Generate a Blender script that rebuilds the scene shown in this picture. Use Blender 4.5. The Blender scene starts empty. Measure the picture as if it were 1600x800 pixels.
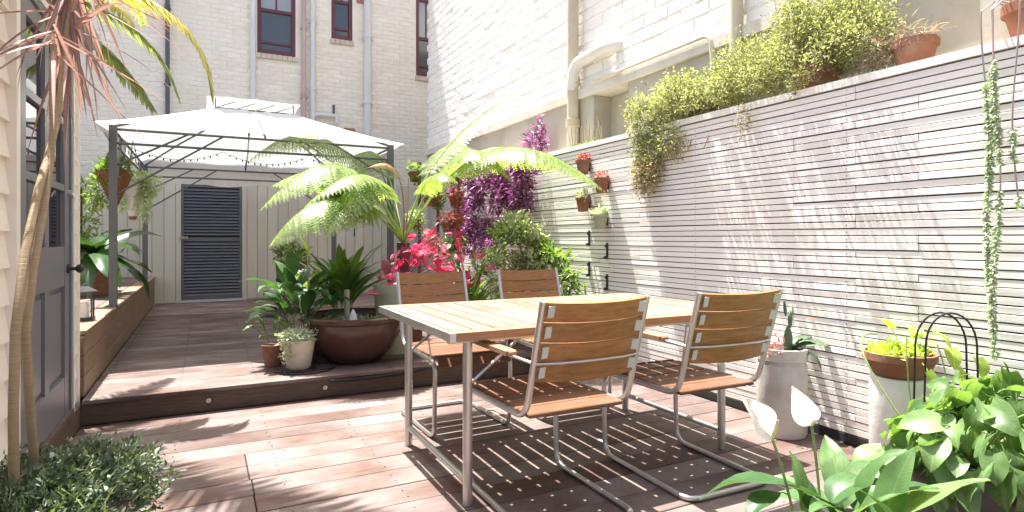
import bpy, math, random
import numpy as np
from mathutils import Vector, Matrix, Euler, noise

rnd = random.Random(7)
S = bpy.context.scene
C = S.collection
R = math.radians

# ------------------------------------------------------------------ camera
CAM_H, YAW, FPX, HOR = 1.12, R(27.2), 934.0, 372.0
cam = bpy.data.cameras.new('camera')
cam.sensor_width = 36.0
cam.lens = 36.0 * FPX / 1600.0
cam.shift_y = -(400 - HOR) / 1600.0
cam.clip_start, cam.clip_end = 0.05, 800
co = bpy.data.objects.new('camera', cam)
C.objects.link(co)
co.location = (0, 0, CAM_H)
co.rotation_euler = (math.pi / 2, 0, -YAW)
S.camera = co

# ------------------------------------------------------------------ light
SUN_TO = Vector((-0.088, 0.34, 1.0)).normalized()
EL = math.asin(SUN_TO.z)
AZ = math.atan2(SUN_TO.x, SUN_TO.y)
w = bpy.data.worlds.new('World')
S.world = w
w.use_nodes = True
nt = w.node_tree
sky = nt.nodes.new('ShaderNodeTexSky')
sky.sky_type = 'NISHITA'
sky.sun_disc = False
sky.sun_elevation = EL
sky.sun_rotation = AZ
sky.air_density, sky.dust_density, sky.ozone_density = 0.9, 5.0, 0.9
bg = nt.nodes['Background']
bg.inputs[1].default_value = 0.105
nt.links.new(sky.outputs[0], bg.inputs[0])
sl = bpy.data.lights.new('sun', 'SUN')
sl.energy, sl.angle, sl.color = 5.0, R(0.55), (1.0, 0.96, 0.90)
so = bpy.data.objects.new('sun', sl)
C.objects.link(so)
so.location = (-2, 8, 20)
so.rotation_euler = (-SUN_TO).to_track_quat('-Z', 'Y').to_euler()

S.view_settings.view_transform = 'Standard'
S.view_settings.look = 'None'
S.view_settings.exposure = 1.85
S.view_settings.gamma = 1.0
S.view_settings.use_curve_mapping = False
S.render.resolution_x, S.render.resolution_y = 1024, 512
S.cycles.max_bounces = 10
S.cycles.diffuse_bounces = 5
S.cycles.transparent_max_bounces = 8
S.cycles.sample_clamp_indirect = 8

# ------------------------------------------------------------------ pixel helpers (reference pixel -> point on a known plane)
cs, sn = math.cos(YAW), math.sin(YAW)
def ray(u, v):
    a = u - 800
    return (FPX * sn + a * cs, FPX * cs - a * sn, HOR - v)
def on_x(u, v, X):
    x, y, k = ray(u, v); t = X / x
    return Vector((X, y * t, CAM_H + k * t))
def on_y(u, v, Y):
    x, y, k = ray(u, v); t = Y / y
    return Vector((x * t, Y, CAM_H + k * t))

# ------------------------------------------------------------------ materials
M = {}
def newmat(name):
    m = bpy.data.materials.new(name); m.use_nodes = True
    M[name] = m
    return m, m.node_tree.nodes, m.node_tree.links, m.node_tree.nodes['Principled BSDF']
def coords(N, L, scale=(1, 1, 1), per_object=True):
    tc = N.new('ShaderNodeTexCoord'); mp = N.new('ShaderNodeMapping')
    mp.inputs['Scale'].default_value = scale
    L.new(tc.outputs['Object'], mp.inputs[0])
    if per_object:
        oi = N.new('ShaderNodeObjectInfo'); mu = N.new('ShaderNodeMath'); mu.operation = 'MULTIPLY'
        mu.inputs[1].default_value = 57.0
        L.new(oi.outputs['Random'], mu.inputs[0]); L.new(mu.outputs[0], mp.inputs['Location'])
    return mp
def noise_n(N, L, mp, scale, detail=5, rough=.55):
    n = N.new('ShaderNodeTexNoise')
    n.inputs['Scale'].default_value = scale; n.inputs['Detail'].default_value = detail
    n.inputs['Roughness'].default_value = rough
    L.new(mp.outputs[0], n.inputs['Vector'])
    return n
def ramp(N, L, src, stops):
    r = N.new('ShaderNodeValToRGB')
    e = r.color_ramp.elements
    e[0].position, e[0].color = stops[0][0], (*stops[0][1], 1)
    e[1].position, e[1].color = stops[-1][0], (*stops[-1][1], 1)
    for p, c in stops[1:-1]:
        x = e.new(p); x.color = (*c, 1)
    L.new(src, r.inputs[0])
    return r
def mixc(N, L, fac, a, b, mode='MIX'):
    m = N.new('ShaderNodeMix'); m.data_type = 'RGBA'; m.blend_type = mode
    if isinstance(fac, (int, float)): m.inputs[0].default_value = fac
    else: L.new(fac, m.inputs[0])
    for i, s in ((6, a), (7, b)):
        if isinstance(s, tuple): m.inputs[i].default_value = (*s, 1)
        else: L.new(s, m.inputs[i])
    return m.outputs[2]
def bump(N, L, b, h, strength, dist):
    bp = N.new('ShaderNodeBump'); bp.inputs['Strength'].default_value = strength
    bp.inputs['Distance'].default_value = dist
    L.new(h, bp.inputs['Height']); L.new(bp.outputs[0], b.inputs['Normal'])

def wood(name, c0, c1, weather, wamt, scale=(1, 1, 1), rough=.5, bstr=.25, var=.35):
    m, N, L, b = newmat(name)
    mp = coords(N, L, scale)
    g = noise_n(N, L, mp, 6, 8, .65)
    r = ramp(N, L, g.outputs[0], [(.3, c0), (.7, c1)])
    mp2 = coords(N, L, (1, 1, 1))
    g2 = noise_n(N, L, mp2, 2.2, 4)
    r2 = ramp(N, L, g2.outputs[0], [(.35, (0, 0, 0)), (.75, (wamt, wamt, wamt))])
    col = mixc(N, L, r2.outputs[0], r.outputs[0], weather)
    oi = N.new('ShaderNodeObjectInfo')
    hv = N.new('ShaderNodeHueSaturation')
    mr = N.new('ShaderNodeMapRange'); mr.inputs[3].default_value = 1 - var; mr.inputs[4].default_value = 1 + var
    L.new(oi.outputs['Random'], mr.inputs[0]); L.new(mr.outputs[0], hv.inputs['Value'])
    L.new(col, hv.inputs['Color']); L.new(hv.outputs[0], b.inputs['Base Color'])
    rr = N.new('ShaderNodeMapRange'); rr.inputs[3].default_value = rough - .12; rr.inputs[4].default_value = rough + .15
    L.new(g2.outputs[0], rr.inputs[0]); L.new(rr.outputs[0], b.inputs['Roughness'])
    bump(N, L, b, g.outputs[0], bstr, .004)
    return m
wood('deck_wood', (.056, .029, .022), (.135, .080, .064), (.235, .205, .195), .8, (1.2, 14, 14), .6, .3, .22)
M['deck_wood'].node_tree.nodes['Principled BSDF'].inputs['Specular IOR Level'].default_value = .32
wood('riser_wood', (.055, .033, .023), (.135, .084, .058), (.15, .11, .09), .5, (1.2, 14, 14), .6, .35, .2)
wood('bench_wood', (.13, .075, .042), (.26, .16, .09), (.20, .155, .12), .45, (14, 1.0, 14), .55, .3, .2)
wood('teak_top', (.135, .086, .06), (.24, .165, .12), (.29, .235, .20), .7, (14, 1.2, 14), .45, .2, .12)
wood('teak_edge', (.20, .10, .05), (.33, .19, .105), (.32, .22, .15), .35, (1.2, 14, 14), .5, .2, .1)
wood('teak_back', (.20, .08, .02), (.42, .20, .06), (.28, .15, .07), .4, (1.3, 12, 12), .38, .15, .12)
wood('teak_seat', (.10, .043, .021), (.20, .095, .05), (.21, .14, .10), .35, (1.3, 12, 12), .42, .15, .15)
wood('cane_bark', (.24, .17, .095), (.42, .31, .18), (.34, .26, .17), .4, (3, 3, 40), .75, .6, .1)
wood('fern_trunk', (.05, .03, .02), (.14, .09, .05), (.1, .07, .04), .4, (6, 6, 30), .9, .8, .1)

def paint(name, c, dirt, damt, rough=.6, scale=1.5, bstr=.1, bscale=40, var=.05, streak=False, met=0.0):
    m, N, L, b = newmat(name)
    mp = coords(N, L, (1, 1, .25) if streak else (1, 1, 1))
    g = noise_n(N, L, mp, scale, 7, .62)
    r = ramp(N, L, g.outputs[0], [(.45, (0, 0, 0)), (.8, (damt, damt, damt))])
    col = mixc(N, L, r.outputs[0], c, dirt)
    if var:
        oi = N.new('ShaderNodeObjectInfo'); hv = N.new('ShaderNodeHueSaturation')
        mr = N.new('ShaderNodeMapRange'); mr.inputs[3].default_value = 1 - var; mr.inputs[4].default_value = 1 + var * .6
        L.new(oi.outputs['Random'], mr.inputs[0]); L.new(mr.outputs[0], hv.inputs['Value'])
        L.new(col, hv.inputs['Color']); col = hv.outputs[0]
    L.new(col, b.inputs['Base Color'])
    b.inputs['Roughness'].default_value = rough
    b.inputs['Metallic'].default_value = met
    g2 = noise_n(N, L, coords(N, L), bscale, 4)
    bump(N, L, b, g2.outputs[0], bstr, .004)
    return m
paint('brick_warm', (.89, .825, .71), (.66, .54, .41), .55, .75, 1.3, .6, 24, .06)
paint('brick_white', (.83, .80, .745), (.66, .60, .50), .4, .75, 1.6, .9, 14, .04)
paint('mortar_warm', (.85, .785, .67), (.60, .50, .39), .5, .9, 2, .5, 50, 0)
paint('mortar_white', (.78, .75, .69), (.56, .51, .44), .4, .9, 2, .5, 50, 0)
paint('render_grey', (.47, .44, .37), (.27, .22, .15), .85, .85, 1.4, .5, 18, .03)
paint('ledge_paint', (.66, .62, .54), (.40, .33, .25), .7, .8, 3, .4, 20, .03)
paint('weatherboard', (.88, .83, .735), (.62, .57, .48), .3, .5, 1.2, .08, 30, .03)
paint('fence_cream', (.62, .58, .46), (.40, .36, .27), .5, .6, 1.6, .12, 30, .08, True)
paint('slat_white', (.87, .84, .79), (.70, .655, .60), .4, .5, 1.5, .12, 60, .06)
paint('slat_back', (.03, .027, .025), (.05, .04, .035), .5, .9, 3, .1, 30, 0)
paint('door_grey', (.19, .192, .208), (.14, .14, .15), .4, .4, 3, .06, 60, 0)
paint('gate_grey', (.115, .118, .13), (.045, .045, .05), .4, .5, 3, .06, 60, .1)
paint('post_grey', (.10, .108, .118), (.06, .06, .065), .4, .45, 4, .05, 60, 0)
paint('window_maroon', (.13, .035, .045), (.08, .03, .03), .5, .5, 4, .05, 60, 0)
paint('sill_brick', (.66, .58, .48), (.40, .25, .17), .7, .8, 6, .3, 40, .06)
paint('red_brick', (.42, .19, .12), (.30, .13, .09), .5, .85, 8, .4, 40, .05)
paint('pipe_cream', (.60, .53, .40), (.34, .25, .15), .8, .55, 4, .15, 40, .03, True)
paint('pipe_pink', (.56, .42, .38), (.30, .20, .17), .6, .6, 4, .15, 40, .03, True)
paint('pipe_white', (.72, .70, .67), (.5, .46, .42), .5, .55, 4, .15, 40, .03, True)
paint('pipe_dark', (.10, .10, .11), (.06, .06, .06), .4, .5, 4, .1, 40, 0)
paint('terracotta', (.25, .10, .055), (.36, .25, .18), .8, .85, 7, .35, 40, .1)
paint('coir', (.20, .085, .04), (.10, .045, .025), .7, .95, 14, 1.0, 90, .1)
paint('concrete', (.62, .59, .55), (.33, .28, .21), .8, .85, 4, .45, 30, .04)
paint('white_pot', (.76, .75, .73), (.48, .43, .37), .6, .7, 5, .3, 40, .03)
paint('cream_pot', (.68, .60, .47), (.42, .32, .22), .6, .65, 9, .2, 50, .03)
paint('olive_pot', (.42, .43, .30), (.25, .24, .16), .6, .6, 6, .2, 50, .03)
paint('bowl_glaze', (.09, .047, .038), (.065, .038, .03), .6, .2, 6, .15, 30, 0)
paint('soil', (.05, .032, .022), (.09, .06, .04), .6, .95, 20, 1, 80, .1)
paint('black_wire', (.012, .012, .013), (.02, .02, .02), .3, .4, 5, .05, 50, 0)
paint('dark_metal', (.03, .03, .032), (.05, .04, .035), .4, .45, 5, .1, 50, 0)
paint('brass', (.35, .30, .22), (.2, .17, .12), .4, .4, 6, .1, 60, 0, met=.8)
paint('aluminium', (.60, .60, .59), (.42, .42, .42), .5, .34, 9, .08, 60, .03, met=.9)
paint('bracket_grey', (.55, .58, .54), (.40, .42, .38), .4, .5, 8, .08, 60, .03)
paint('roof_grey', (.35, .35, .36), (.25, .24, .24), .5, .5, 3, .1, 40, 0)
paint('asphalt', (.10, .095, .09), (.06, .055, .05), .6, .9, 3, .5, 60, 0)
paint('stone_grey', (.45, .43, .40), (.25, .24, .2), .6, .8, 8, .5, 40, .1)
paint('white_stem', (.40, .30, .27), (.25, .2, .17), .5, .7, 8, .3, 50, .1)
paint('curtain', (.45, .42, .38), (.3, .28, .25), .3, .8, 5, .1, 20, 0)

def glass(name, tint=(.02, .022, .026), rough=.02):
    m, N, L, b = newmat(name)
    b.inputs['Base Color'].default_value = (*tint, 1)
    b.inputs['Roughness'].default_value = rough
    b.inputs['IOR'].default_value = 1.52
    b.inputs['Specular IOR Level'].default_value = .9
    g = noise_n(N, L, coords(N, L), 3, 2)
    bump(N, L, b, g.outputs[0], .03, .01)
glass('pane_glass')
glass('far_glass', (.07, .075, .08), .08)
glass('frost_glass', (.32, .33, .34), .25)
glass('water', (.02, .022, .018), .03)

def fabric():
    m, N, L, b = newmat('canopy_fabric')
    b.inputs['Base Color'].default_value = (.80, .80, .81, 1)
    b.inputs['Roughness'].default_value = .85
    tr = N.new('ShaderNodeBsdfTranslucent'); tr.inputs[0].default_value = (.78, .79, .80, 1)
    mx = N.new('ShaderNodeMixShader'); mx.inputs[0].default_value = .2
    L.new(b.outputs[0], mx.inputs[1]); L.new(tr.outputs[0], mx.inputs[2])
    L.new(mx.outputs[0], N['Material Output'].inputs[0])
    g = noise_n(N, L, coords(N, L), 4, 4)
    bump(N, L, b, g.outputs[0], .35, .05)
    g2 = noise_n(N, L, coords(N, L, (1, 1, 1)), 1.7, 7, .65)
    r2 = ramp(N, L, g2.outputs[0], [(.42, (.80, .80, .80)), (.75, (.58, .56, .52))])
    L.new(r2.outputs[0], b.inputs['Base Color'])
fabric()
def net():
    m, N, L, b = newmat('net_fabric')
    b.inputs['Base Color'].default_value = (.26, .25, .24, 1); b.inputs['Roughness'].default_value = .9
    tp = N.new('ShaderNodeBsdfTransparent'); mx = N.new('ShaderNodeMixShader'); mx.inputs[0].default_value = .15
    L.new(b.outputs[0], mx.inputs[1]); L.new(tp.outputs[0], mx.inputs[2])
    L.new(mx.outputs[0], N['Material Output'].inputs[0])
net()

def leafmat(name, ca, cb, trans=.35, rough=.4, tcol=None, island=True, spec=.5, edge=None, mid=None):
    m, N, L, b = newmat(name)
    if island:
        gi = N.new('ShaderNodeNewGeometry'); src = gi.outputs['Random Per Island']
    else:
        oi = N.new('ShaderNodeObjectInfo'); src = oi.outputs['Random']
    col = ramp(N, L, src, [(0, ca), (1, cb)]).outputs[0]
    mp = coords(N, L, (1, 1, 1), True)
    g = noise_n(N, L, mp, 9, 4)
    r = ramp(N, L, g.outputs[0], [(.3, (.72, .72, .72)), (.75, (1.2, 1.2, 1.2))])
    col = mixc(N, L, 1.0, col, r.outputs[0], 'MULTIPLY')
    if not island:
        tc = N.new('ShaderNodeTexCoord'); sp_ = N.new('ShaderNodeSeparateXYZ'); L.new(tc.outputs['Object'], sp_.inputs[0])
        def mth(op, a, b=None):
            n_ = N.new('ShaderNodeMath'); n_.operation = op
            for i_, v_ in enumerate((a, b)):
                if v_ is None: continue
                if isinstance(v_, (int, float)): n_.inputs[i_].default_value = v_
                else: L.new(v_, n_.inputs[i_])
            return n_.outputs[0]
        ax = mth('ABSOLUTE', sp_.outputs[0])
        vv = mth('FRACT', mth('MULTIPLY', mth('SUBTRACT', sp_.outputs[1], mth('MULTIPLY', ax, .9)), 62.0))
        vein = mth('MULTIPLY', mth('LESS_THAN', vv, .16), .35)
        rib = mth('MULTIPLY', mth('LESS_THAN', ax, .0022), .6)
        fac = mth('MAXIMUM', vein, rib)
        col = mixc(N, L, fac, col, mixc(N, L, 1.0, col, (1.7, 1.6, 1.5), 'MULTIPLY'))
        g4 = noise_n(N, L, coords(N, L, (1, 1, 1)), 16, 3)
        r4 = ramp(N, L, g4.outputs[0], [(.66, (0, 0, 0)), (.74, (.5, .5, .5))])
        col = mixc(N, L, r4.outputs[0], col, mixc(N, L, .5, col, (.22, .17, .07)))
    if mid:
        g3 = noise_n(N, L, coords(N, L, (1, .35, 1)), 26, 3)
        r3 = ramp(N, L, g3.outputs[0], [(.5, (0, 0, 0)), (.62, (.9, .9, .9))])
        col = mixc(N, L, r3.outputs[0], col, mid)
    L.new(col, b.inputs['Base Color'])
    b.inputs['Roughness'].default_value = rough
    b.inputs['Specular IOR Level'].default_value = spec
    tr = N.new('ShaderNodeBsdfTranslucent')
    t = mixc(N, L, 1.0, col, tcol or (1.6, 1.7, .7), 'MULTIPLY')
    L.new(t, tr.inputs[0])
    mx = N.new('ShaderNodeMixShader'); mx.inputs[0].default_value = trans
    L.new(b.outputs[0], mx.inputs[1]); L.new(tr.outputs[0], mx.inputs[2])
    L.new(mx.outputs[0], N['Material Output'].inputs[0])
    return m
leafmat('leaf_cover', (.05, .09, .05), (.17, .22, .14), .25, .5)
leafmat('leaf_cordyline', (.23, .15, .135), (.40, .30, .27), .3, .7, (1.2, .9, .8), False)
leafmat('leaf_palm', (.16, .23, .07), (.36, .40, .13), .5, .4)
leafmat('leaf_palm_yellow', (.42, .38, .05), (.55, .50, .10), .45, .4, (1.2, 1.1, .6))
leafmat('leaf_palm_dry', (.30, .16, .07), (.42, .27, .12), .3, .6, (1.1, 1, .8))
leafmat('leaf_treefern', (.18, .28, .08), (.38, .45, .19), .42, .35)
leafmat('leaf_nest', (.02, .055, .018), (.055, .12, .035), .25, .32, None, False)
leafmat('leaf_lily', (.03, .085, .028), (.10, .20, .07), .3, .4, None, False, .45)
leafmat('leaf_strap', (.055, .13, .03), (.14, .25, .055), .35, .33, None, False)
leafmat('leaf_pothos', (.06, .13, .04), (.21, .33, .12), .36, .4, None, False, .45, mid=(.17, .27, .11))
leafmat('leaf_pink', (.62, .03, .12), (.74, .14, .26), .4, .45, (1.3, .5, .7), False, .4, mid=(.78, .52, .54))
leafmat('leaf_wine', (.24, .05, .09), (.42, .14, .18), .35, .4, (1.3, .7, .8), False)
leafmat('leaf_purple', (.13, .03, .085), (.50, .26, .42), .35, .4, (1.2, .7, 1.2))
leafmat('leaf_shrub', (.14, .19, .09), (.55, .56, .42), .35, .4)
leafmat('leaf_shrub_green', (.10, .18, .04), (.24, .34, .08), .4, .45)
leafmat('leaf_ledge', (.15, .185, .075), (.50, .49, .32), .35, .6)
leafmat('leaf_ledge_dry', (.38, .34, .20), (.52, .47, .30), .4, .55, (1.2, 1.1, .8))
leafmat('leaf_silver', (.45, .50, .44), (.62, .66, .58), .25, .55)
leafmat('leaf_succulent', (.42, .52, .33), (.60, .68, .50), .3, .4)
leafmat('leaf_red', (.40, .10, .06), (.62, .25, .14), .3, .4, (1.2, .9, .7))
leafmat('leaf_rose', (.45, .18, .17), (.60, .34, .28), .3, .4, (1.2, .9, .8))
leafmat('leaf_cactus', (.05, .10, .05), (.09, .15, .07), .05, .5, None, False)
leafmat('leaf_lime', (.28, .40, .06), (.40, .50, .12), .45, .35, None, False)
leafmat('flower_white', (.92, .92, .88), (.93, .93, .90), .55, .45, (1, 1, .9), False)
leafmat('flower_spike', (.62, .62, .30), (.70, .70, .40), .1, .6, (1, 1, .9), False)
leafmat('grass_dry', (.40, .32, .20), (.52, .44, .30), .3, .6, (1, 1, .9))
leafmat('stem_green', (.22, .30, .10), (.30, .38, .15), .1, .45, None, False)

# ------------------------------------------------------------------ mesh building
WL = {}      # world translation of each object (no rotation involved)
class MB:
    def __init__(s): s.v, s.f = [], []
    def add(s, vs, fs):
        o = len(s.v); s.v += [tuple(p) for p in vs]; s.f += [tuple(i + o for i in f) for f in fs]; return s
    def box(s, x0, x1, y0, y1, z0, z1):
        return s.add([(x0, y0, z0), (x1, y0, z0), (x1, y1, z0), (x0, y1, z0), (x0, y0, z1), (x1, y0, z1), (x1, y1, z1), (x0, y1, z1)],
                     [(0, 3, 2, 1), (4, 5, 6, 7), (0, 1, 5, 4), (1, 2, 6, 5), (2, 3, 7, 6), (3, 0, 4, 7)])
    def tube(s, path, r, seg=8, cap=True):
        P = [Vector(p) for p in path]; n = len(P)
        rs = r if isinstance(r, (list, tuple)) else [r] * n
        T = [(P[min(i + 1, n - 1)] - P[max(i - 1, 0)]).normalized() for i in range(n)]
        a = Vector((0, 0, 1)) if abs(T[0].z) < .9 else Vector((1, 0, 0))
        nrm = T[0].cross(a).normalized(); vs = []
        for i in range(n):
            nrm = (nrm - T[i] * nrm.dot(T[i])).normalized(); b = T[i].cross(nrm)
            for k in range(seg):
                q = 2 * math.pi * k / seg
                vs.append(P[i] + (nrm * math.cos(q) + b * math.sin(q)) * rs[i])
        fs = [(i * seg + k, i * seg + (k + 1) % seg, (i + 1) * seg + (k + 1) % seg, (i + 1) * seg + k) for i in range(n - 1) for k in range(seg)]
        if cap: fs += [tuple(range(seg))[::-1], tuple((n - 1) * seg + k for k in range(seg))]
        return s.add(vs, fs)
    def lathe(s, prof, c=(0, 0, 0), seg=24, wob=0):
        vs = []
        for j, (r, z) in enumerate(prof):
            for k in range(seg):
                q = 2 * math.pi * k / seg
                rr = r * (1 + wob * math.sin(3 * q + j))
                vs.append((c[0] + rr * math.cos(q), c[1] + rr * math.sin(q), c[2] + z))
        fs = [(j * seg + k, j * seg + (k + 1) % seg, (j + 1) * seg + (k + 1) % seg, (j + 1) * seg + k) for j in range(len(prof) - 1) for k in range(seg)]
        fs += [tuple(range(seg))[::-1]]
        if prof[-1][0] > 1e-5: fs += [tuple((len(prof) - 1) * seg + k for k in range(seg))]
        return s.add(vs, fs)
    def mesh(s, name, mat, off=(0, 0, 0), smooth=False):
        me = bpy.data.meshes.new(name)
        if off[0] or off[1] or off[2]: vs = [(x - off[0], y - off[1], z - off[2]) for x, y, z in s.v]
        else: vs = s.v
        me.from_pydata(vs, [], s.f)
        if mat: me.materials.append(M[mat])
        if smooth: me.polygons.foreach_set('use_smooth', [True] * len(me.polygons))
        me.update()
        if smooth: me.set_sharp_from_angle(angle=R(42))
        return me
    def build(s, name, mat, parent=None, smooth=False, label=None, cat=None, group=None, kind=None):
        """vertices are given in world space (or the parent's local space for rotated parents)"""
        if parent is None:
            a = np.array(s.v); off = tuple(((a.min(0) + a.max(0)) / 2)[:2]) + (a[:, 2].min(),)
        else: off = WL.get(parent, (0, 0, 0))
        o = bpy.data.objects.new(name, s.mesh(name, mat, off, smooth)); C.objects.link(o)
        if parent is None: o.location = off; WL[o] = off
        else: o.parent = parent; WL[o] = off
        return tag(o, label, cat, group, kind)
def tag(o, label=None, cat=None, group=None, kind=None):
    if label: o['label'] = label
    if cat: o['category'] = cat
    if group: o['group'] = group
    if kind: o['kind'] = kind
    return o
def thing(name, loc, label=None, cat=None, group=None, kind=None, rz=0):
    o = bpy.data.objects.new(name, None); C.objects.link(o)
    o.location = loc; o.rotation_euler = (0, 0, rz); o.empty_display_size = .1
    WL[o] = tuple(loc)
    return tag(o, label, cat, group, kind)
def inst(name, me, parent, mat4):
    o = bpy.data.objects.new(name, me); C.objects.link(o); o.parent = parent
    o.matrix_local = mat4
    return o
def part(name, mat, parent, fn, smooth=False, **k):
    m = MB(); fn(m); return m.build(name, mat, parent, smooth, **k)
def fillet(pts, r, n=5):
    P = [Vector(p) for p in pts]; out = [P[0]]
    for i in range(1, len(P) - 1):
        a, b, c = P[i - 1], P[i], P[i + 1]
        da, dc = (a - b), (c - b)
        ra = min(r, da.length * .49); rc = min(r, dc.length * .49)
        p0, p2 = b + da.normalized() * ra, b + dc.normalized() * rc
        for k in range(n + 1):
            t = k / n; out.append(p0 * (1 - t) ** 2 + b * 2 * t * (1 - t) + p2 * t * t)
    out.append(P[-1]); return out
def bez(p0, p1, p2, n=10):
    p0, p1, p2 = Vector(p0), Vector(p1), Vector(p2)
    return [p0 * (1 - t) ** 2 + p1 * 2 * t * (1 - t) + p2 * t * t for t in [k / n for k in range(n + 1)]]

# shared unit meshes -------------------------------------------------
def bevel_box_mesh(name, mat, sx, sy, sz, b, jit=0, seed=0):
    rr = random.Random(seed); m = MB()
    hx, hy, hz = sx / 2, sy / 2, sz / 2
    vs = []
    # 24 vertex chamfered box
    def j(): return rr.uniform(-jit, jit)
    for X in (-1, 1):
        for Y in (-1, 1):
            for Z in (-1, 1):
                d = (j(), j(), j())
                vs.append((X * hx + d[0], Y * (hy - b) + d[1], Z * (hz - b) + d[2]))
                vs.append((X * (hx - b) + d[0], Y * hy + d[1], Z * (hz - b) + d[2]))
                vs.append((X * (hx - b) + d[0], Y * (hy - b) + d[1], Z * hz + d[2]))
    def I(X, Y, Z, k): return ((X > 0) * 4 + (Y > 0) * 2 + (Z > 0)) * 3 + k
    fs = []
    for X in (-1, 1):
        fs.append([I(X, -1, -1, 0), I(X, 1, -1, 0), I(X, 1, 1, 0), I(X, -1, 1, 0)][::X])
        fs.append([I(-1, X, -1, 1), I(-1, X, 1, 1), I(1, X, 1, 1), I(1, X, -1, 1)][::X])
        fs.append([I(-1, -1, X, 2), I(1, -1, X, 2), I(1, 1, X, 2), I(-1, 1, X, 2)][::X])
    for a in (-1, 1):
        for c in (-1, 1):
            fs.append([I(a, c, -1, 0), I(a, c, -1, 1), I(a, c, 1, 1), I(a, c, 1, 0)][::a * c])
            fs.append([I(a, -1, c, 2), I(a, 1, c, 2), I(a, 1, c, 0), I(a, -1, c, 0)][::-a * c * -1])
            fs.append([I(-1, a, c, 1), I(1, a, c, 1), I(1, a, c, 2), I(-1, a, c, 2)][::a * c])
            for Z in (-1, 1):
                pass
    for X in (-1, 1):
        for Y in (-1, 1):
            for Z in (-1, 1):
                fs.append([I(X, Y, Z, 0), I(X, Y, Z, 1), I(X, Y, Z, 2)][::X * Y * Z])
    m.add(vs, fs)
    return m.mesh(name, mat)
def T(x, y, z): return Matrix.Translation((x, y, z))
def Sc(x, y, z): return Matrix.Diagonal((x, y, z, 1))

# ================================================================== SETTING
part('ground', 'asphalt', None, lambda m: m.box(-300, 300, -300, 300, -.30, -.12), kind='structure')
UP = .153; STEP_Y = 4.33; BENCH_X, BENCH_Z = -.655, .555; FENCE_Y = 10.2
# ---- lower deck
deck = part('lower_deck', 'riser_wood', None, lambda m: m.box(-.78, 3.3, -2.0, STEP_Y + .02, -.12, -.030), kind='structure')
bm = {}
def board(parent, x0, x1, y0, y1, z1, th=.026, mat='deck_wood'):
    key = (round(x1 - x0, 3), round(y1 - y0, 3), th, mat)
    if key not in bm: bm[key] = bevel_box_mesh('deck_board', mat, x1 - x0, y1 - y0, th, .003)
    wl = WL[parent]
    return inst('deck_board', bm[key], parent, T((x0 + x1) / 2 - wl[0], (y0 + y1) / 2 - wl[1], z1 - th / 2 + rnd.uniform(-.0012, .0012) - wl[2]))
pitch = .187; y = STEP_Y - .004; row = 0
while y > -1.9:
    y0 = y - pitch + .006
    if row in (5, 6):   cuts = [-.66, -.28, .185, 2.35, 3.10]
    elif row >= 7:      cuts = [-.66, .187 + .006 * (row % 3), 1.95 + .6 * ((row * 7) % 3), 3.10] if row % 2 else [-.66, .19, 3.10]
    elif row % 2:       cuts = [-.66, 1.55 + .5 * (row % 4), 3.10]
    else:               cuts = [-.66, 2.6 - .4 * (row % 3), 3.10]
    for a, b in zip(cuts, cuts[1:]): board(deck, a + .002, b - .002, y0, y, 0)
    y -= pitch; row += 1
# ---- upper deck
up = part('upper_deck', 'riser_wood', None, lambda m: m.box(-.655, 3.6, STEP_Y + .05, FENCE_Y + .3, -.12, UP - .030), kind='structure')
y = STEP_Y - .012; row = 0; pitch = .142
while y < FENCE_Y:
    cuts = [-.652, [1.2, 2.4, .6][row % 3] + .1 * rnd.random(), 3.10]
    for a, b in zip(cuts, cuts[1:]): board(up, a + .002, b - .002, y, y + pitch - .005, UP)
    y += pitch; row += 1
part('step_riser', 'riser_wood', None, lambda m: m.box(-.66, 3.10, STEP_Y + .012, STEP_Y + .045, .002, UP - .029), kind='structure')
def led(u, v, lab):
    p = on_y(u, v, STEP_Y + .012)
    t = thing('step_light', (p.x, p.y, .03), lab, 'light', 'round lights in the step')
    m = MB(); q = [(math.cos(a) * .022, math.sin(a) * .022) for a in [k * math.pi / 8 for k in range(16)]]
    zc = .068
    m.add([(p.x + a, p.y - .004, zc + b) for a, b in q] + [(p.x + a, p.y + .002, zc + b) for a, b in q],
          [tuple(range(16))] + [(k, (k + 1) % 16, 16 + (k + 1) % 16, 16 + k) for k in range(16)])
    m.build('rim', 'dark_metal', t)
    m = MB(); m.add([(p.x + a * .7, p.y - .007, zc + b * .7) for a, b in q] + [(p.x + a * .75, p.y - .003, zc + b * .75) for a, b in q],
                    [tuple(range(16))] + [(k, (k + 1) % 16, 16 + (k + 1) % 16, 16 + k) for k in range(16)])
    m.build('lens', 'concrete', t)
led(326, 638, 'round step light in the riser left of the cream pot')
led(508, 615, 'round step light in the riser below the brown bowl')
part('sun_spot_disc', 'white_pot', None, lambda m: m.lathe([(.024, -.004), (.026, .003), (.02, .005), (0, .0055)], (1.948, 2.709, 0), 16),  # white disc stands in for a sun spot falling through the table
     label='small round white disc painted as a spot of sunlight on the deck under the table', cat='light')
# hose along the step edge
part('hose', 'black_wire', None, lambda m: m.tube(bez((.78, 4.305, .118), (1.2, 4.30, .10), (1.5, 4.305, .142), 8) + [Vector((1.9, 4.306, .14)), Vector((2.2, 4.308, .13))], .012, 7), True,
     label='black hose running along the step edge below the bowl', cat='hose')

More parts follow.
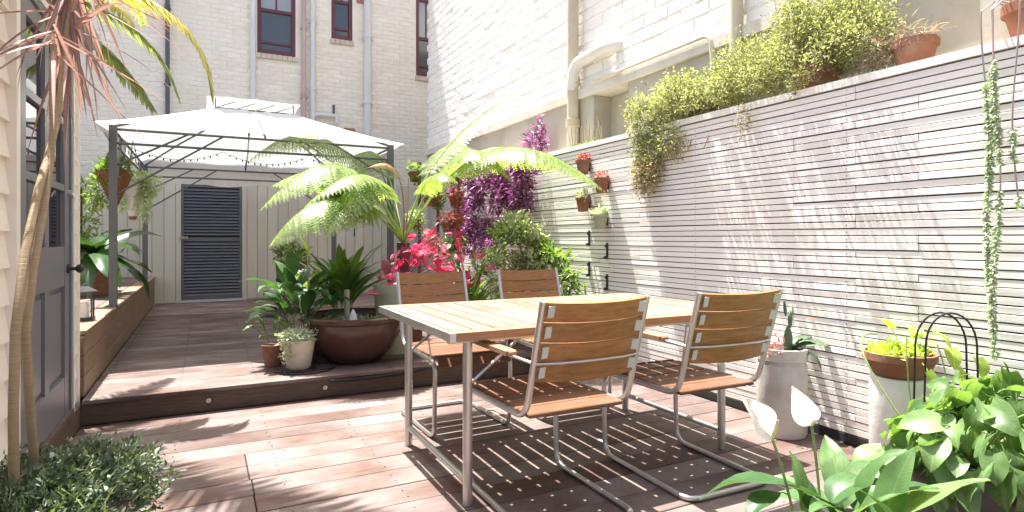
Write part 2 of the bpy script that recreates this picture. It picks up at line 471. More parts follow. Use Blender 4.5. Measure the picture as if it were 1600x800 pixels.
def screws(parent, x0, x1, ys, z):
    m = MB()
    for yv in ys:
        x = x0
        while x < x1:
            for dy in (.035, -.035):
                xx, y_ = x + rnd.uniform(-.006, .006), yv + dy + rnd.uniform(-.004, .004)
                m.add([(xx + .0042 * math.cos(q), y_ + .0042 * math.sin(q), z + .0022) for q in [k * math.pi / 3 for k in range(6)]] + [(xx + .0042 * math.cos(q), y_ + .0042 * math.sin(q), z - .004) for q in [k * math.pi / 3 for k in range(6)]],
                      [tuple(range(6))] + [(k, 6 + k, 6 + (k + 1) % 6, (k + 1) % 6) for k in range(6)])
            x += .46
    m.build('screws', 'riser_wood', parent, kind='stuff')
screws(deck, -.6, 3.05, [STEP_Y - .004 - .187 * (r_ + .5) for r_ in range(19)], 0)
screws(up, -.6, 3.05, [STEP_Y - .012 + .142 * (r_ + .5) for r_ in range(26)], UP)
# ---- raised timber platform at the left
pf = part('raised_platform', 'riser_wood', None, lambda m: m.box(-3.2, BENCH_X - .03, STEP_Y + .11, FENCE_Y - .02, -.1, BENCH_Z - .03), kind='structure')
for k in range(3):
    z1 = BENCH_Z - .032 - k * .126
    b = bevel_box_mesh('plank', 'bench_wood', .026, FENCE_Y - 4.45, .121, .003)
    inst('plank', b, pf, T(BENCH_X - .013 - WL[pf][0], (FENCE_Y + 4.44) / 2 - WL[pf][1], z1 - .0605 - WL[pf][2]))
for k in range(14):
    x1 = BENCH_X + .012 - k * .145
    b = bevel_box_mesh('plank', 'slat_white' if k == 99 else 'riser_wood', .139, FENCE_Y - 4.45, .026, .003) if k < 2 else b
    if k == 0: b.materials[0] = M['bench_wood']
    if k == 1: b.materials[0] = M['deck_wood']
    inst('plank', b, pf, T(x1 - .07 - WL[pf][0], (FENCE_Y + 4.44) / 2 - WL[pf][1], BENCH_Z - .013 - WL[pf][2]))

# ================================================================== LEFT HOUSE
HX = -.68; HT = 2.27
house = thing('weatherboard_house', (HX - 1.6, 1.6, -.1), 'cream weatherboard house wall with a grey panelled door', 'house')
DY0, DY1 = 3.10, 4.125       # door leaf
part('wall', 'weatherboard', house, lambda m: (m.box(-3.8, HX - .04, -2.5, 3.02, -.1, HT), m.box(-3.8, HX - .04, 4.2, 4.40, -.1, HT), m.box(-3.8, HX - .04, 3.02, 4.2, 2.2, HT), m.box(-3.8, HX - .30, 3.02, 4.2, -.1, 2.2)))
def wboard(y0, y1, z0, p=.144):
    m = MB()
    m.add([(HX - .036, y0, z0), (HX - .002, y0, z0), (HX - .022, y0, z0 + p + .004), (HX - .036, y0, z0 + p + .004),
           (HX - .036, y1, z0), (HX - .002, y1, z0), (HX - .022, y1, z0 + p + .004), (HX - .036, y1, z0 + p + .004)],
          [(0, 1, 2, 3), (7, 6, 5, 4), (0, 4, 5, 1), (1, 5, 6, 2), (2, 6, 7, 3), (0, 3, 7, 4)])
    return m
k = 0
z = .283 - .144 * 1
while z + .14 < HT + .05:
    if z + .144 > HT: break
    for y0, y1 in ((-2.5, 3.02), (4.195, 4.385)):
        wboard(y0, y1, z).build('weatherboard', 'weatherboard', house)
    z += .144
part('corner_trim', 'weatherboard', house, lambda m: m.box(HX - .05, HX + .006, 4.385, 4.43, .10, HT))
part('skirting_board', 'riser_wood', house, lambda m: m.box(HX - .02, HX + .022, -2.0, 4.327, .002, .128))
part('fascia', 'weatherboard', house, lambda m: m.box(HX - .03, HX + .03, -2.6, 4.55, HT + .002, HT + .10))
def roofm(m):
    n = 60
    for i in range(n):
        y0 = -2.6 + i * 7.2 / n; yy = [y0, y0 + .04, y0 + .08, y0 + .12]
    vs, fs = [], []
    ys = [-2.6 + 7.2 * i / 240 for i in range(241)]
    for i, yv in enumerate(ys):
        o = .012 * math.sin(i * math.pi / 2.5)
        vs += [(HX + .07, yv, HT + .115 + o), (-4.2, yv, HT + 1.0 + o), (HX + .07, yv, HT + .10 + o), (-4.2, yv, HT + .985 + o)]
    for i in range(240):
        a = i * 4; fs += [(a, a + 4, a + 5, a + 1), (a + 2, a + 3, a + 7, a + 6)]
    m.add(vs, fs)
part('roof', 'roof_grey', house, roofm, True)
part('gutter', 'roof_grey', house, lambda m: m.box(HX + .033, HX + .10, -2.6, 4.55, HT + .03, HT + .095))
# door frame and door
fr = part('door_frame', 'door_grey', house, lambda m: (m.box(HX - .10, HX + .012, 3.055, 3.097, .13, 2.2), m.box(HX - .10, HX + .012, 4.128, 4.165, .13, 2.2), m.box(HX - .10, HX + .012, 3.097, 4.128, 2.165, 2.2)))
part('architrave', 'weatherboard', house, lambda m: (m.box(HX - .03, HX + .018, 3.0, 3.054, .13, 2.25), m.box(HX - .03, HX + .018, 4.166, 4.194, .13, 2.25), m.box(HX - .03, HX + .018, 3.054, 4.166, 2.201, 2.25)))
part('threshold', 'riser_wood', house, lambda m: m.box(HX - .12, HX + .02, 3.055, 4.165, .13, .152))
DX = HX + .002
ST = .115; midy = (DY0 + DY1) / 2
rails = [(.155, .36), (.86, 1.075), (1.375, 1.41), (1.735, 1.77), (2.08, 2.16)]
def doorm(m):
    m.box(DX - .04, DX, DY0, DY0 + ST, .155, 2.16); m.box(DX - .04, DX, DY1 - ST, DY1, .155, 2.16)
    for z0, z1 in rails: m.box(DX - .038, DX - .002, DY0 + ST, DY1 - ST, z0, z1)
    m.box(DX - .037, DX - .003, midy - .045, midy + .045, .36, .86)
    for z0, z1 in ((1.075, 1.375), (1.41, 1.735), (1.77, 2.08)): m.box(DX - .037, DX - .003, midy - .04, midy + .04, z0, z1)
door = part('door', 'door_grey', house, doorm)
for y0, y1 in ((DY0 + ST, midy - .045), (midy + .045, DY1 - ST)):
    part('panel', 'door_grey', door, lambda m: (m.box(DX - .03, DX - .022, y0 + .002, y1 - .002, .362, .858), m.box(DX - .021, DX - .012, y0 + .03, y1 - .03, .39, .83)))
for y0, y1 in ((DY0 + ST, midy - .04), (midy + .04, DY1 - ST)):
    for z0, z1 in ((1.075, 1.375), (1.41, 1.735), (1.77, 2.08)):
        part('pane', 'pane_glass', door, lambda m: m.box(DX - .026, DX - .02, y0 + .001, y1 - .001, z0 + .001, z1 - .001))
hy = 4.075
part('handle', 'dark_metal', door, lambda m: (m.tube([(DX - .005, hy, .95), (DX + .012, hy, .95)], .026, 14), m.tube([(DX + .012, hy, .95), (DX + .045, hy, .95)], .010, 10),
     m.tube([(DX + .04, hy, .95), (DX + .05, hy, .95), (DX + .065, hy, .95), (DX + .075, hy, .95)], [.014, .024, .024, .012], 14)), True)
part('latch', 'aluminium', door, lambda m: (m.tube([(DX, DY1 - .04, 1.37), (DX + .02, DY1 - .04, 1.37)], .018, 12), m.tube([(DX + .02, DY1 - .04, 1.37), (DX + .03, DY1 - .04, 1.345)], .009, 8)), True)

# ================================================================== BACK FENCE AND GATES
GX0, GX1 = -.315, .515
fence = thing('board_fence', (0, FENCE_Y + .03, .15), 'cream vertical board fence across the back of the yard', 'fence')
part('rail', 'fence_cream', fence, lambda m: m.box(-3.2, GX0 - .05, FENCE_Y + .032, FENCE_Y + .08, .6, .69))
part('rail', 'fence_cream', fence, lambda m: m.box(GX1 + .05, 3.45, FENCE_Y + .032, FENCE_Y + .08, .6, .69))
part('rail', 'fence_cream', fence, lambda m: m.box(-3.2, GX0 - .05, FENCE_Y + .032, FENCE_Y + .08, 1.7, 1.79))
part('rail', 'fence_cream', fence, lambda m: m.box(GX1 + .05, 3.45, FENCE_Y + .032, FENCE_Y + .08, 1.7, 1.79))
part('backing', 'fence_cream', fence, lambda m: (m.box(-3.2, GX0 - .05, FENCE_Y + .02, FENCE_Y + .03, .15, 1.98), m.box(GX1 + .05, 3.45, FENCE_Y + .02, FENCE_Y + .03, .15, 1.98)))
fb = [bevel_box_mesh('fence_board', 'fence_cream', .146, .02, 1.86, .003), bevel_box_mesh('fence_board', 'fence_cream', .146, .02, 1.88, .003)]
k = 0
x = GX0 - .07
while x > -3.1:
    inst('fence_board', fb[k % 2], fence, T(x - .075 - 0, FENCE_Y + .008 - WL[fence][1] + rnd.uniform(-.002, .002), .16 + .93 - .15 + rnd.uniform(-.006, .006))); x -= .152; k += 1
x = GX1 + .07
while x < 3.35:
    inst('fence_board', fb[k % 2], fence, T(x + .075, FENCE_Y + .008 - WL[fence][1] + rnd.uniform(-.002, .002), .16 + .95 - .15 + rnd.uniform(-.008, .008))); x += .152; k += 1
part('gate_post', 'fence_cream', fence, lambda m: m.box(GX0 - .067, GX0 - .004, FENCE_Y - .012, FENCE_Y + .06, .155, 2.03))
part('gate_post', 'fence_cream', fence, lambda m: m.box(GX1 + .004, GX1 + .067, FENCE_Y - .012, FENCE_Y + .06, .155, 2.03))
part('handle', 'dark_metal', fence, lambda m: m.tube(fillet([(2.24, FENCE_Y, 1.28), (2.24, FENCE_Y - .04, 1.28), (2.24, FENCE_Y - .04, 1.16), (2.24, FENCE_Y, 1.16)], .02), .008, 6), True)
gate = thing('louvre_gate', ((GX0 + GX1) / 2, FENCE_Y + .02, .16), 'dark grey louvred gate in the cream board fence', 'gate')
part('frame', 'gate_grey', gate, lambda m: (m.box(GX0, GX0 + .035, FENCE_Y, FENCE_Y + .04, .19, 1.93), m.box(GX1 - .035, GX1, FENCE_Y, FENCE_Y + .04, .19, 1.93),
     m.box(GX0 + .035, GX1 - .035, FENCE_Y, FENCE_Y + .04, 1.89, 1.93), m.box(GX0 + .035, GX1 - .035, FENCE_Y, FENCE_Y + .04, .19, .25), m.box(GX0 + .035, GX1 - .035, FENCE_Y, FENCE_Y + .04, 1.07, 1.13)))
part('backing', 'slat_back', gate, lambda m: m.box(GX0 + .035, GX1 - .035, FENCE_Y + .028, FENCE_Y + .036, .25, 1.89))
gs = MB(); gl = GX1 - GX0 - .074
gs.add([(-gl / 2, -.014, -.022), (gl / 2, -.014, -.022), (gl / 2, .010, .012), (-gl / 2, .010, .012), (-gl / 2, -.010, -.027), (gl / 2, -.010, -.027), (gl / 2, .014, .007), (-gl / 2, .014, .007)],
       [(0, 1, 2, 3), (4, 7, 6, 5), (0, 4, 5, 1), (2, 6, 7, 3), (0, 3, 7, 4), (1, 5, 6, 2)])
gsm = gs.mesh('slat', 'gate_grey')
z = .275
while z < 1.88:
    if not 1.045 < z < 1.15:
        inst('slat', gsm, gate, T(0, FENCE_Y + .012 - WL[gate][1], z - WL[gate][2]) @ Matrix.Rotation(rnd.uniform(-.002, .002), 4, 'Y'))
    z += .048
part('latch', 'brass', gate, lambda m: (m.box(GX0 - .02, GX0 + .09, FENCE_Y - .03, FENCE_Y - .002, 1.10, 1.145), m.tube([(GX0 + .05, FENCE_Y - .03, 1.12), (GX0 + .05, FENCE_Y - .07, 1.12)], .015, 8)))
part('threshold', 'bracket_grey', gate, lambda m: m.box(GX0, GX1, FENCE_Y - .03, FENCE_Y + .05, .155, .183))

# ================================================================== BRICK BUILDINGS
def brickwork(bld, wl, cols, place, mats, nparts, score, holes, bl, bh, th):
    """cols: list of (a, z, length); the nparts that show largest are objects of their own"""
    vars_ = [bevel_box_mesh('brick', mats, bl, th, bh, .008, .0035, s) for s in range(10)]
    L_ = []
    for a, z, ln in cols:
        if any(h[0] - ln / 2 < a < h[1] + ln / 2 and h[2] - bh / 2 < z < h[3] + bh / 2 for h in holes): continue
        L_.append((score(a, z), a, z, ln))
    L_.sort(key=lambda t: -t[0])
    for i, (s, a, z, ln) in enumerate(L_[:nparts]):
        inst('brick', vars_[rnd.randrange(10)], bld, T(*[p - q for p, q in zip(place(a, z)[0], wl)]) @ place(a, z)[1] @ Sc(ln / bl, 1, 1) @ Matrix.Rotation(rnd.uniform(-.006, .006), 4, 'Y'))
    base = []
    for v in vars_: base.append((np.array([p.co[:] for p in v.vertices]), [tuple(p.vertices) for p in v.polygons]))
    vs, fs = [], []
    for s, a, z, ln in L_[nparts:]:
        bv, bf = base[rnd.randrange(10)]
        p, rm = place(a, z); mm = T(*p) @ rm @ Sc(ln / bl, 1, 1)
        A = np.array(mm); q = bv @ A[:3, :3].T + A[:3, 3]
        o = len(vs); vs += [tuple(r) for r in q]; fs += [tuple(i + o for i in f) for f in bf]
    if vs:
        m = MB(); m.v, m.f = vs, fs
        m.build('brickwork', mats, bld, kind='stuff')

# ---- back building (painted brick, faces the viewer)
BY = 12.3
bb = thing('brick_building', (1.5, BY + 2, -.12), 'tall off-white painted brick building with maroon sash windows behind the back fence', 'building')
W = []
a = on_y(402, 82, BY); b_ = on_y(462, 0, BY)
W.append((a.x, b_.x, a.z, a.z + 1.75))
a = on_y(518, 60, BY); b_ = on_y(551, 0, BY)
W.append((a.x, b_.x, a.z, a.z + 1.6))
W.append((4.02, 4.5, on_y(665, 120, BY).z, on_y(665, 120, BY).z + 1.7))
ZT = 12.6  # wall top raised out of view so its shadow covers the rear deck
def backm(m):
    xs = [-8] + [q for h in W for q in h[:2]] + [8]
    for i in range(0, len(xs) - 1):
        x0, x1 = xs[i], xs[i + 1]
        if i % 2 == 0: m.box(x0, x1, BY + .02, BY + 5, -.1, ZT)
        else:
            h = W[i // 2]; m.box(x0, x1, BY + .02, BY + 5, -.1, h[2]); m.box(x0, x1, BY + .02, BY + 5, h[3], ZT); m.box(x0, x1, BY + .25, BY + 5, h[2], h[3])
part('wall', 'mortar_warm', bb, backm)
BL, BH = .235, .078
cols = []
zz = 1.95; row = 0
while zz < 7.2:
    x = -3.2 + (row % 2) * .122
    while x < 5.2:
        cols.append((x + rnd.uniform(-.003, .003), zz, BL)); x += .2445
    zz += .0862; row += 1
holes = [(h[0] - .01, h[1] + .01, h[2] - .10, h[3] + .02) for h in W]
brickwork(bb, WL[bb], cols, lambda a, z: ((a, BY + .0275, z), Matrix.Identity(4)), 'brick_warm', 300,
          lambda a, z: (1 if (.3 < a < 4.0 and 3.3 < z < 5.9) else .2) / math.hypot(a - 2.0, z - 4.6), holes, BL, BH, .03)
for i, h in enumerate(W):
    x0, x1, z0, z1 = h
    wn = part('window', 'window_maroon', bb, lambda m: (m.box(x0, x0 + .07, BY + .03, BY + .14, z0, z1), m.box(x1 - .07, x1, BY + .03, BY + .14, z0, z1), m.box(x0 + .07, x1 - .07, BY + .03, BY + .14, z0, z0 + .09),
        m.box(x0 + .07, x1 - .07, BY + .03, BY + .14, z1 - .08, z1), m.box(x0 + .07, x1 - .07, BY + .05, BY + .12, z0 + (z1 - z0) * .47, z0 + (z1 - z0) * .47 + .06), m.box(x0 + .07, x1 - .07, BY + .06, BY + .12, z0 + .21, z0 + .25)))
    part('sill', 'sill_brick', bb, lambda m: [m.box(x0 - .02 + j * .0935, x0 - .02 + j * .0935 + .086, BY - .035, BY + .1, z0 - .095, z0 - .004) for j in range(int((x1 - x0 + .06) / .0935))])
    part('pane', 'far_glass', wn, lambda m: m.box(x0 + .071, x1 - .071, BY + .085, BY + .095, z0 + .25, z0 + (z1 - z0) * .47))
    part('pane', 'far_glass', wn, lambda m: m.box(x0 + .071, x1 - .071, BY + .085, BY + .095, z0 + .091, z0 + .209))
    zc = z0 + (z1 - z0) * .47 + .061; xm = (x0 + x1) / 2
    part('pane', 'frost_glass', wn, lambda m: m.box(x0 + .071, xm - .016, BY + .07, BY + .08, zc, z1 - .081))
    part('pane', 'frost_glass', wn, lambda m: m.box(xm + .016, x1 - .071, BY + .07, BY + .08, zc, z1 - .081))
    part('glazing_bar', 'window_maroon', wn, lambda m: m.box(xm - .016, xm + .016, BY + .06, BY + .1, zc, z1 - .081))
# vents and pipes
for (u, v) in ((484, 203), (546, 206), (566, 0)):
    p = on_y(u, v, BY)
    part('air_vent', 'red_brick', bb, lambda m: m.box(p.x - .11, p.x + .11, BY - .012, BY + .05, p.z - .075, p.z + .075))
def vpipe(name, u, r, z0, z1, mat, lab, offs=.06, extra=None):
    p = on_y(u, 100, BY)
    t = thing('downpipe', (p.x, BY - offs, z0), lab, 'pipe', 'pipes on the back building')
    part('pipe', mat, t, lambda m: m.tube([(p.x, BY - offs, z0), (p.x, BY - offs, z1)], r, 12), True)
    zz = z0 + .7
    while zz < z1:
        part('collar', mat, t, lambda m: m.tube([(p.x, BY - offs, zz - .035), (p.x, BY - offs, zz + .035)], r * 1.28, 12), True)
        part('bracket', mat, t, lambda m: m.box(p.x - r * 1.6, p.x + r * 1.6, BY - offs, BY - .001, zz - .06, zz - .04))
        zz += 1.35
    if extra: extra(t, p)
    return t
vpipe('', 395, .05, 1.0, 7.4, 'pipe_white', 'pale downpipe left of the wider maroon window')
vpipe('', 474, .042, .5, 7.4, 'pipe_pink', 'pinkish rusty pipe between the two maroon windows')
vpipe('', 488, .05, 2.0, 7.4, 'pipe_white', 'cream pipe just left of the narrow maroon window',
      extra=lambda t, p: (part('branch', 'pipe_white', t, lambda m: m.tube([(p.x, BY - .06, 3.55), (p.x + .42, BY - .06, 3.56), (p.x + .46, BY - .06, 3.5), (p.x + .46, BY - .06, 3.4)], .045, 10), True),
                          part('tap', 'pipe_dark', t, lambda m: m.tube([(p.x + .40, BY - .06, 3.6), (p.x + .40, BY - .06, 3.78)], .025, 8), True)))
vpipe('', 573, .075, .5, 7.4, 'pipe_white', 'widest pale soil pipe right of the narrow maroon window')
vpipe('', 262, .035, .5, 7.4, 'pipe_dark', 'thin dark pipe on the brick wall above the gazebo')

# ---- right building (painted brick along the right side)
RX = 3.5; RY1 = 10.05
rb = thing('brick_building', (RX + 2, 5, -.12), 'white painted brick building rising behind the slatted screen', 'building')
part('wall', 'mortar_white', rb, lambda m: m.box(RX + .0045, RX + 5, -4, RY1 - .01, 2.66, 7.0))
part('base_wall', 'render_grey', rb, lambda m: (m.box(RX - .015, RX + 5, 4.98, RY1, -.1, 2.56), m.box(RX - .015, RX + 5, -4, 4.42, -.1, 2.56), m.box(RX - .015, RX + 5, 4.42, 4.98, -.1, 1.9), m.box(RX + .2, RX + 5, 4.42, 4.98, 1.9, 2.56)))
part('ledge', 'ledge_paint', rb, lambda m: m.box(RX - .055, RX + 5, -4, RY1 + .02, 2.563, 2.655))
BL2, BH2 = .300, .108
cols = []; zz = 2.66 + .05; row = 0
while zz < 6.2:
    yy = .2 + (row % 2) * .155
    while yy < RY1 - .1:
        cols.append((yy + rnd.uniform(-.004, .004), zz, BL2)); yy += .3095
    zz += .1175; row += 1
def sc2(a, z):
    dep = RX * sn + a * cs; v = HOR - FPX * (z - CAM_H) / dep; u = 800 + FPX * (RX * cs - a * sn) / dep
    return (1 if (-20 < v < 330 and u < 1400) else .01) / dep
rm90 = Matrix.Rotation(math.pi / 2, 4, 'Z')
brickwork(rb, WL[rb], cols, lambda a, z: ((RX + .0135 + .006 * noise.noise((a * 3, z * 9, 0)), a, z), rm90), 'brick_white', 300, sc2, [], BL2, BH2, .03)
# end face of the right building at the corner
# downpipe with elbow
px_ = on_x(895, 100, RX - .08)
dp = thing('downpipe', (RX - .08, px_.y, 2.0), 'large cream downpipe with a side elbow on the white brick wall', 'pipe')
part('pipe', 'pipe_cream', dp, lambda m: m.tube([(RX - .08, px_.y, 1.9), (RX - .08, px_.y, 7.0)], .062, 16), True)
for zc in (2.32, 2.76): part('collar', 'pipe_cream', dp, lambda m: m.tube([(RX - .08, px_.y, zc - .06), (RX - .08, px_.y, zc - .045), (RX - .08, px_.y, zc - .04), (RX - .08, px_.y, zc + .04), (RX - .08, px_.y, zc + .045)], [.062, .066, .076, .076, .062], 16), True)
yb = px_.y
part('elbow', 'pipe_white', dp, lambda m: m.tube(fillet([(RX - .10, yb, 2.66), (RX - .10, yb - .06, 2.92), (RX - .09, yb - .62, 2.95), (RX + .03, yb - .70, 2.95)], .16, 6), .058, 14), True)
p2 = on_x(1152, 0, RX - .05)
part('downpipe', 'pipe_cream', None, lambda m: m.tube([(RX - .06, p2.y, 2.05), (RX - .06, p2.y, 7.0)], .05, 12), True, label='second cream pipe on the white brick wall above the leafy ledge plants', cat='pipe')
# conduit along ledge
part('conduit', 'pipe_cream', None, lambda m: m.tube(fillet([(RX - .075, 4.9, 2.672), (RX - .075, 3.36, 2.672), (RX - .075, 3.3, 2.05)], .08, 5), .016, 8), True, label='thin cream conduit bending down over the ledge of the white brick wall', cat='pipe')
# planting ledge behind the screen
part('planting_ledge', 'ledge_paint', None, lambda m: m.box(3.165, RX - .018, .2, 7.7, 1.80, 1.955), kind='structure')
part('masonry_pier', 'render_grey', None, lambda m: m.box(3.30, RX - .02, 1.2, 1.52, 1.957, 2.6), kind='structure')

# ================================================================== SLATTED SCREEN
WX = 3.12; WY0, WY1 = .4, 7.7; WTOP = 1.99
screen = thing('slatted_screen', (WX + .02, 3.5, 0), 'tall white horizontal slat screen along the right side of the deck', 'screen')
part('backing', 'slat_back', screen, lambda m: m.box(WX + .020, WX + .035, WY0, WY1, .02, WTOP - .05))
part('base_gap', 'slat_back', screen, lambda m: m.box(WX - .004, WX + .018, WY0, WY1, .0, .05))
SP = .0386
nz = int((WTOP - .04 - .055) / SP)
smc = {}
for k in range(nz):
    zc = .055 + .016 + k * SP
    o1, o2 = (-.32, .0, .38)[(k * 2 + k // 3) % 3], (.25, -.3, .1)[(k + k // 4) % 3]
    cuts = [WY0, 2.02 + o1, 4.12 + o2, 5.9 + o1, WY1]
    for i, (a, b) in enumerate(zip(cuts, cuts[1:])):
        key = (round(b - a, 3), rnd.randrange(3))
        if key not in smc: smc[key] = bevel_box_mesh('slat', 'slat_white', .018, b - a - .003, .0322, .001, .0007, len(smc))
        inst('slat', smc[key], screen, T(WX + .009 - WL[screen][0] + rnd.uniform(-.002, .0015), (a + b) / 2 - WL[screen][1], zc + rnd.uniform(-.0012, .0012)) @ Matrix.Rotation(rnd.uniform(-.018, .018), 4, 'Y') @ Matrix.Rotation(rnd.uniform(-.0009, .0009), 4, 'X'))
part('cap', 'slat_white', screen, lambda m: m.box(WX - .012, WX + .044, WY0, WY1, .055 + nz * SP + .002, WTOP))
for yv in (2.07, 3.2, 4.16, 5.2):
    part('screw', 'dark_metal', screen, lambda m: [m.box(WX - .0025, WX + .002, yv - .002, yv + .002, .055 + k * SP + .014, .055 + k * SP + .018) for k in range(nz)], kind='stuff')

# ================================================================== TABLE
TX0, TX1, TY0, TY1, TZ = .857, 2.60, 2.195, 3.285, .745
table = thing('dining_table', ((TX0 + TX1) / 2, (TY0 + TY1) / 2, 0), 'long slatted timber dining table on round metal legs', 'table')
n = 17; p = (TX1 - TX0 - .05) / n
tsm = [bevel_box_mesh('slat', 'teak_top', p - .0125, TY1 - TY0 - .13, .022, .003, .0006, s) for s in range(4)]
for k in range(n):
    inst('slat', tsm[k % 4], table, T(TX0 + .025 + (k + .5) * p - WL[table][0], 0, TZ - .011 + rnd.uniform(-.0008, .0008)))
part('edge_board', 'teak_edge', table, lambda m: m.box(TX0 + .026, TX1 - .026, TY0, TY0 + .062, TZ - .034, TZ - .0008))
part('edge_board', 'teak_edge', table, lambda m: m.box(TX0 + .026, TX1 - .026, TY1 - .062, TY1, TZ - .034, TZ - .0008))
part('end_rail', 'aluminium', table, lambda m: m.box(TX0, TX0 + .025, TY0 + .002, TY1 - .002, TZ - .036, TZ - .002))
part('end_rail', 'aluminium', table, lambda m: m.box(TX1 - .025, TX1, TY0 + .002, TY1 - .002, TZ - .036, TZ - .002))
for yv in (2.30, 2.74, 3.16):
    part('beam', 'aluminium', table, lambda m: m.box(TX0 + .03, TX1 - .03, yv - .02, yv + .02, TZ - .058, TZ - .024))
LX, LY = (.98, 2.44), (2.315, 3.13)
for x in LX:
    for yv in LY:
        lg = part('leg', 'aluminium', table, lambda m: m.tube([(x, yv, .002), (x, yv, TZ - .059)], .0205, 16), True)
        sx = 1 if x == LX[0] else -1
        part('brace', 'aluminium', lg, lambda m: m.tube([(x, yv, .50), (x + sx * .25, yv, TZ - .06)], .007, 7), True)
    part('stretcher', 'aluminium', table, lambda m: m.tube([(x, LY[0], .10), (x, LY[1], .10)], .015, 12), True)

# ================================================================== CHAIRS
CW = .235
def slat_curved(name, mat, w_, h_, th, depth):
    m = MB(); n_ = 10; vs = []
    for i in range(n_ + 1):
        t = -1 + 2 * i / n_; x = t * w_ / 2; yb_ = -depth * (1 - t * t)
        vs += [(x, yb_ - th / 2, -h_ / 2), (x, yb_ + th / 2, -h_ / 2), (x, yb_ + th / 2, h_ / 2), (x, yb_ - th / 2, h_ / 2)]
    fs = [(0, 1, 2, 3), tuple(n_ * 4 + q for q in (3, 2, 1, 0))]
    for i in range(n_):
        a = i * 4; b = a + 4
        fs += [(a, b, b + 1, a + 1), (a + 1, b + 1, b + 2, a + 2), (a + 2, b + 2, b + 3, a + 3), (a + 3, b + 3, b, a)]
    m.add(vs, fs); return m.mesh(name, mat)
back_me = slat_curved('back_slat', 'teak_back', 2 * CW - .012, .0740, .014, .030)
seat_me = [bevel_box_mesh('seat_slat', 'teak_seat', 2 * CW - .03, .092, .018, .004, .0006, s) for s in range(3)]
def make_chair():
    t = thing('armchair', (0, 0, 0))
    P0 = Vector((0, -.56, .445)); P1 = Vector((0, -.69, .895))
    side = [P1, P0, Vector((0, .0, .435)), Vector((0, -.012, .014)), Vector((0, -.63, .014))]
    path = [(CW, q.y, q.z) for q in side] + [(-CW, q.y, q.z) for q in reversed(side)]
    part('frame', 'aluminium', t, lambda m: m.tube(fillet(path, .075, 6), .0125, 12), True)
    fr = t.children[0] if t.children else None
    for sx in (-1, 1):
        part('arm_support', 'aluminium', t, lambda m: m.tube(fillet([(sx * CW, -.06, .437), (sx * (CW + .03), -.06, .665), (sx * (CW + .03), -.55, .672), (sx * CW, -.632, .66)], .04, 5), .0055, 8), True)
        part('armrest', 'teak_edge', t, lambda m: (m.box(sx * (CW + .03) - .024, sx * (CW + .03) + .024, -.50, -.085, .672, .69), m.box(sx * (CW + .03) - .016, sx * (CW + .03) + .016, -.515, -.07, .674, .688)))
    part('back_rod', 'aluminium', t, lambda m: m.tube([(-CW, -.632, .66), (-CW * .6, -.664, .661), (0, -.676, .662), (CW * .6, -.664, .661), (CW, -.632, .66)], .005, 8), True)
    d = (P1 - P0).normalized(); ang = math.atan2(-d.y, d.z)
    for k in range(4):
        c = P0 + d * (.188 + k * .0800)
        inst('back_slat', back_me, t, T(0, c.y, c.z) @ Matrix.Rotation(ang, 4, 'X'))
        for sx in (-1, 1):
            m = MB(); m.box(-.015, .015, -.0025, .0025, -.022, .022)
            o = m.build('bracket', 'bracket_grey', t); o.matrix_local = T(sx * (CW - .032), c.y - .0165, c.z) @ Matrix.Rotation(ang, 4, 'X') @ Matrix.Rotation(sx * -.18, 4, 'Z')
    for k in range(5):
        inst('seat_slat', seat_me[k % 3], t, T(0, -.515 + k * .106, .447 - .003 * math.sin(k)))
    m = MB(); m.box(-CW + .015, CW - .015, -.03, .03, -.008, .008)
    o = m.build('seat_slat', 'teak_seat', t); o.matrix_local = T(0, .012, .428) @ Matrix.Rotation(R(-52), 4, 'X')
    return t
def copy_tree(o, parent=None):
    c = o.copy(); C.objects.link(c); c.parent = parent
    for ch in list(o.children): copy_tree(ch, c)
    return c
ch0 = make_chair()
spots = [((1.305, 2.53), .0, 'slatted armchair with its back to the viewer, left of the near two'),
         ((2.065, 2.52), R(-1.5), 'slatted armchair with its back to the viewer, beside the tall cactus pot'),
         ((1.365, 3.13), math.pi + R(1), 'slatted armchair on the far side of the table in front of the pink leaves'),
         ((2.075, 3.12), math.pi - R(1), 'slatted armchair on the far side of the table in front of the green shrub')]
for i, ((x, yv), rz, lab) in enumerate(spots):
    c = ch0 if i == 0 else copy_tree(ch0)
    c.location = (x, yv, 0); c.rotation_euler = (0, 0, rz)
    tag(c, lab, 'chair', 'slatted armchairs round the table')

# ================================================================== GAZEBO
gz = thing('gazebo', (.5, 7.4, UP), 'garden gazebo with a white fabric canopy and dark metal posts', 'gazebo')
GXa, GXb, GYa, GYb = -.672, 1.655, 5.89, 8.85
ET = 2.05
for x, yv, z0 in ((GXa, GYa, BENCH_Z), (GXb, GYa, UP), (GXa, GYb, BENCH_Z), (GXb, GYb, UP)):
    po = part('post', 'post_grey', gz, lambda m: m.box(x - .028, x + .028, yv - .028, yv + .028, z0 + .002, ET))
    part('foot', 'post_grey', po, lambda m: m.box(x - .05, x + .05, yv - .05, yv + .05, z0 + .001, z0 + .012))
def rail(x0, y0, x1, y1, z, r=.011):
    part('rail', 'post_grey', gz, lambda m: m.tube([(x0, y0, z), (x1, y1, z)], r, 8))
for z in (ET - .03, ET - .145):
    rail(GXa, GYa, GXb, GYa, z); rail(GXa, GYb, GXb, GYb, z - .001); rail(GXa, GYa, GXa, GYb, z + .0015); rail(GXb, GYa, GXb, GYb, z + .002)
